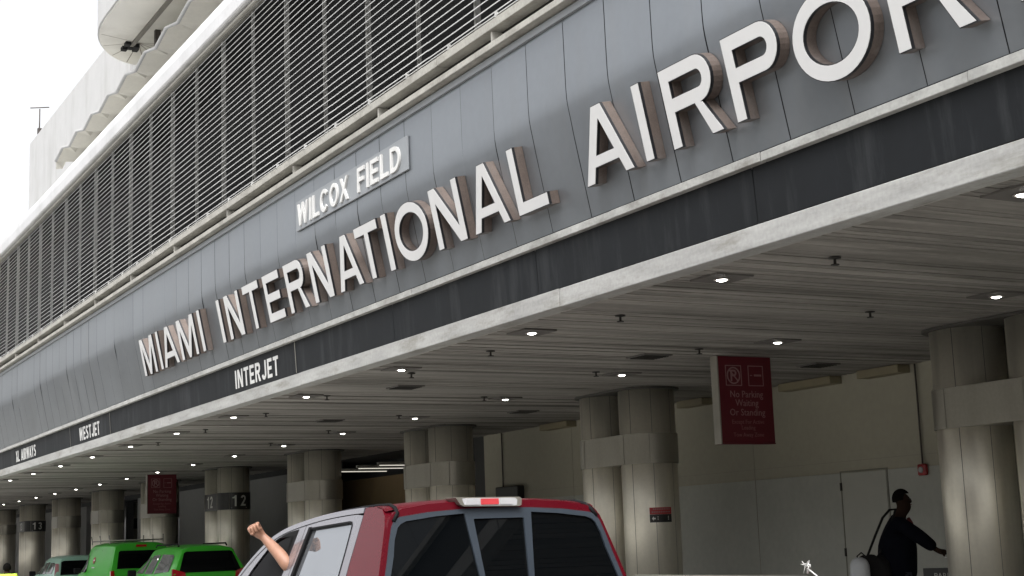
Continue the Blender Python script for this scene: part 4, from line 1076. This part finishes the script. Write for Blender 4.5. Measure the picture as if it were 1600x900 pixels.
# --- walking man
man = empty('person', (11.95, 12.88, .148), label='man in dark jacket walking with a black shoulder bag and reaching forward', cat='person')
fdir = Vector((.64, -.77, 0)).normalized(); sR = Vector((fdir.y, -fdir.x, 0))      # right-hand side of the man
def P(f, s_, z): v = fdir*f+sR*s_; return Vector((v.x, v.y, z))
S = Sk(); pel = S.n(P(0, 0, .98), (.10, .09)); sp = S.n(P(.01, 0, 1.18), (.10, .09), pel); ch_ = S.n(P(.03, 0, 1.40), (.11, .09), sp); nk = S.n(P(.05, 0, 1.575), .068, ch_)
head_nodes(S, nk, P(.085, 0, 1.72), fdir, 1.12)
ends = {}
for sg, sh, el, wr, hd, pl_ in ((1, P(.05, .20, 1.50), P(.25, .24, 1.33), P(.44, .17, 1.17), (fdir*.9-Vector((0, 0, .25))), Vector((0, 0, -1))), (-1, P(.0, -.20, 1.50), P(-.04, -.27, 1.22), P(.08, -.25, .98), Vector((0, 0, -1)), fdir)):
    a = S.n(sh, .062, ch_); a = S.n(el, .043, a); w_ = S.n(wr, .028, a); hand(S, w_, wr, hd, pl_, .35)
for sg, kn, an_, to in ((1, P(.20, .10, .54), P(.12, .10, .10), P(.30, .11, .045)), (-1, P(-.02, -.10, .52), P(-.30, -.10, .16), P(-.18, -.11, .04))):
    a = S.n(P(0, .10*sg, .90), .10, pel); a = S.n(kn, .062, a); a = S.n(an_, .042, a); S.n(to, .038, a)
skin('body', S.p, S.e, S.r, M_skind, man)
head_details(man, P(.083, 0, 1.732), fdir, M_hair)
J = Sk(); p0 = J.n(P(-.03, 0, .80), (.235, .225)); p1 = J.n(P(-.02, 0, 1.0), (.24, .23), p0); p2 = J.n(P(-.01, 0, 1.2), (.24, .235), p1); p3 = J.n(P(.02, 0, 1.42), (.235, .225), p2); J.n(P(.06, 0, 1.57), .095, p3)
a = J.n(P(.05, .19, 1.49), .078, p3); a = J.n(P(.25, .24, 1.34), .085, a); J.n(P(.42, .18, 1.19), .064, a)
a = J.n(P(0, -.19, 1.49), .078, p3); a = J.n(P(-.04, -.27, 1.22), .058, a); J.n(P(.07, -.255, 1.0), .044, a)
skin('jacket', J.p, J.e, J.r, M_jacket, man)
J = Sk(); p0 = J.n(P(0, 0, .95), (.15, .13))
for sg, kn, an_ in ((1, P(.20, .10, .54), P(.12, .10, .14)), (-1, P(-.02, -.10, .52), P(-.29, -.10, .19))):
    a = J.n(P(0, .10*sg, .86), .112, p0); a = J.n(kn, .082, a); J.n(an_, .068, a)
skin('trousers', J.p, J.e, J.r, M_trous, man)
for pt, d in ((P(.12, .10, .07), P(.32, .11, .035)), (P(-.30, -.10, .12), P(-.17, -.11, .035))):
    MB().tube([pt-fdir*.05, (pt+d)/2+Vector((0, 0, -.01)), d+fdir*.02], [.045, .05, .035], 10).build('shoe', M_rub, man)
MB().tube([P(.13, -.02, 1.53), P(.155, 0, 1.47), P(.165, .01, 1.42)], [.02, .03, .015], 8).build('collar', M_scarf, man)
ph = empty('paper_slip', man.location+P(.575, .16, 1.10)*1.03, label='small white slip held in the outstretched hand of the walking man', cat='paper')
MB().box((-.07, -.035, -.004), (.07, .035, .004)).build('sheet', M_glove, ph)
man.scale = (1.03,)*3
bagp = man.location+P(-.27, .24, .83)
bag = empty('shoulder_bag', bagp, math.atan2(fdir.y, fdir.x), label='black shoulder bag hanging behind the walking man', cat='bag')
mb = MB(); rows = []
for i, (z, a, b) in enumerate(((0, .10, .04), (.02, .145, .075), (.10, .165, .09), (.22, .17, .09), (.32, .15, .075), (.38, .11, .05), (.40, .07, .02))):
    rows.append([(1.25*a*abs(math.cos(t))**.6*(1 if math.cos(t) > 0 else -1), b*abs(math.sin(t))**.7*(1 if math.sin(t) > 0 else -1)-.0, z-.06+.02*math.sin(3*t)) for t in [2*math.pi*k/24 for k in range(24)]])
mb.grid(rows, closed=True).build('bag_body', M_bag, bag, bevel=0)
MB().tube([(-.06, 0, .30), (.06, -.01, .56), (.16, -.02, .76), (.24, .0, .845), (.30, .05, .85), (.24, .12, .70), (.12, .08, .42), (.06, .03, .32)], .014, 6).build('strap', M_bag, bag)
MB().tube([(-.14, .05, .28), (-.17, .07, .34), (-.12, .07, .38), (-.06, .05, .33)], .008, 6).build('handle', M_bag, bag)
# --- driver, arm raised out of the window
dv = empty('person', (4.16, 10.05, .93), label='driver of the maroon pickup with bare arm and fist raised out of the window', cat='person')
O = Vector((4.16, 10.05, .93))
W = lambda x, y, z: Vector((x, y, z+EYE))-O
S = Sk(); pel = S.n((0, .05, .10), (.16, .13)); sp = S.n((0, .0, .30), (.15, .12), pel); ch_ = S.n((0, -.02, .46), (.165, .12), sp); nk = S.n((0, 0, .60), .055, ch_)
head_nodes(S, nk, (0, .04, .73), (0, 1, 0), .95)
a = S.n(W(3.99, 10.16, -.18), .055, ch_); a = S.n(W(3.84, 10.30, -.19), .052, a)
el = S.n(W(3.70, 10.20, -.130), .052, a); m1 = S.n(W(3.675, 10.28, -.055), (.052, .050), el); m2_ = S.n(W(3.64, 10.40, .028), .041, m1); wr = S.n(W(3.60, 10.455, .088), (.031, .028), m2_)
wp = W(3.60, 10.455, .088); d = (W(3.545, 10.44, .150)-wp).normalized()
palm = Vector((-.55, -.55, -.1)); palm = (palm-d*palm.dot(d)).normalized(); sdv = d.cross(palm)
k = S.n(wp+d*.045, (.035, .040), wr); k2 = S.n(wp+d*.082, (.034, .044), k)
for i, (o_, l) in enumerate(((-.033, .9), (-.011, 1.), (.011, 1.), (.033, .9))):
    b0 = wp+d*.104+sdv*o_*1.1; q0 = S.n(b0, .0130, k2); q1 = S.n(b0+d*.006+palm*.034*l, .0130, q0); q2 = S.n(b0-d*.034+palm*.044*l, .012, q1); S.n(b0-d*.036+palm*.014*l, .009, q2)
t0 = wp+d*.04-sdv*.036; q0 = S.n(t0, .014, k); q1 = S.n(t0+d*.03+palm*.03-sdv*.008, .0125, q0); S.n(t0+d*.034+palm*.058+sdv*.022, .011, q1)
b = S.n((.17, .04, .50), .055, ch_); b = S.n((.24, .20, .32), .043, b); b = S.n((.12, .45, .32), .03, b); hand(S, b, (.12, .45, .32), (0, 1, .2), (0, .3, -1), .9)
for sg in (-1, 1):
    b = S.n((.10*sg, .15, .06), .09, pel); b = S.n((.12*sg, .52, .08), .065, b); b = S.n((.12*sg, .72, -.28), .045, b); S.n((.12*sg, .86, -.31), .035, b)
skin('body', S.p, S.e, S.r, M_skin, dv)
head_details(dv, (0, .04, .73), (0, 1, 0), M_hair2)
J = Sk(); p0 = J.n((0, .05, .06), (.17, .14)); p1 = J.n((0, 0, .3), (.165, .135), p0); p2 = J.n((0, -.02, .47), (.18, .13), p1); J.n((0, 0, .56), .07, p2)
a = J.n(W(4.0, 10.16, -.18), .072, p2); J.n(W(3.93, 10.28, -.19), .066, a)
a = J.n((.17, .04, .50), .072, p2); J.n((.22, .15, .38), .062, a)
skin('shirt', J.p, J.e, J.r, M_shirt, dv)
# --- attendant in safety vest at the left edge
at_ = empty('person', (6.02, 34.6, .004), R(-10), label='attendant in a yellow green safety vest at the lower left edge', cat='person')
S = Sk(); pel = S.n((0, 0, .82), (.14, .11)); sp = S.n((0, 0, .98), (.14, .11), pel); ch_ = S.n((0, .03, 1.15), (.16, .12), sp); nk = S.n((0, .08, 1.30), .05, ch_)
head_nodes(S, nk, (0, .13, 1.40), (0, 1, 0), .92)
for sg in (-1, 1):
    a = S.n((.19*sg, .03, 1.24), .055, ch_); a = S.n((.25*sg, .05, 1.0), .042, a); w_ = S.n((.24*sg, .16, .80), .028, a); hand(S, w_, (.24*sg, .16, .80), (0, .2, -1), (-sg, 0, 0), .4)
    a = S.n((.09*sg, 0, .76), .09, pel); a = S.n((.10*sg, .02, .44), .06, a); a = S.n((.10*sg, -.02, .09), .042, a); S.n((.10*sg, .12, .04), .036, a)
skin('body', S.p, S.e, S.r, M_skind, at_)
head_details(at_, (0, .13, 1.40), (0, 1, 0), M_hair)
J = Sk(); p0 = J.n((0, 0, .78), (.165, .13)); p1 = J.n((0, .0, .98), (.165, .13), p0); p2 = J.n((0, .03, 1.17), (.185, .135), p1); J.n((0, .06, 1.26), .08, p2)
for sg in (-1, 1): a = J.n((.18*sg, .03, 1.235), .072, p2); J.n((.225*sg, .04, 1.12), .062, a)
skin('safety_vest', J.p, J.e, J.r, M_vest, at_)
J = Sk(); p0 = J.n((0, 0, .80), (.14, .12))
for sg in (-1, 1): a = J.n((.09*sg, 0, .74), .10, p0); a = J.n((.10*sg, .02, .44), .075, a); J.n((.10*sg, -.02, .12), .062, a)
skin('trousers', J.p, J.e, J.r, M_trous, at_)
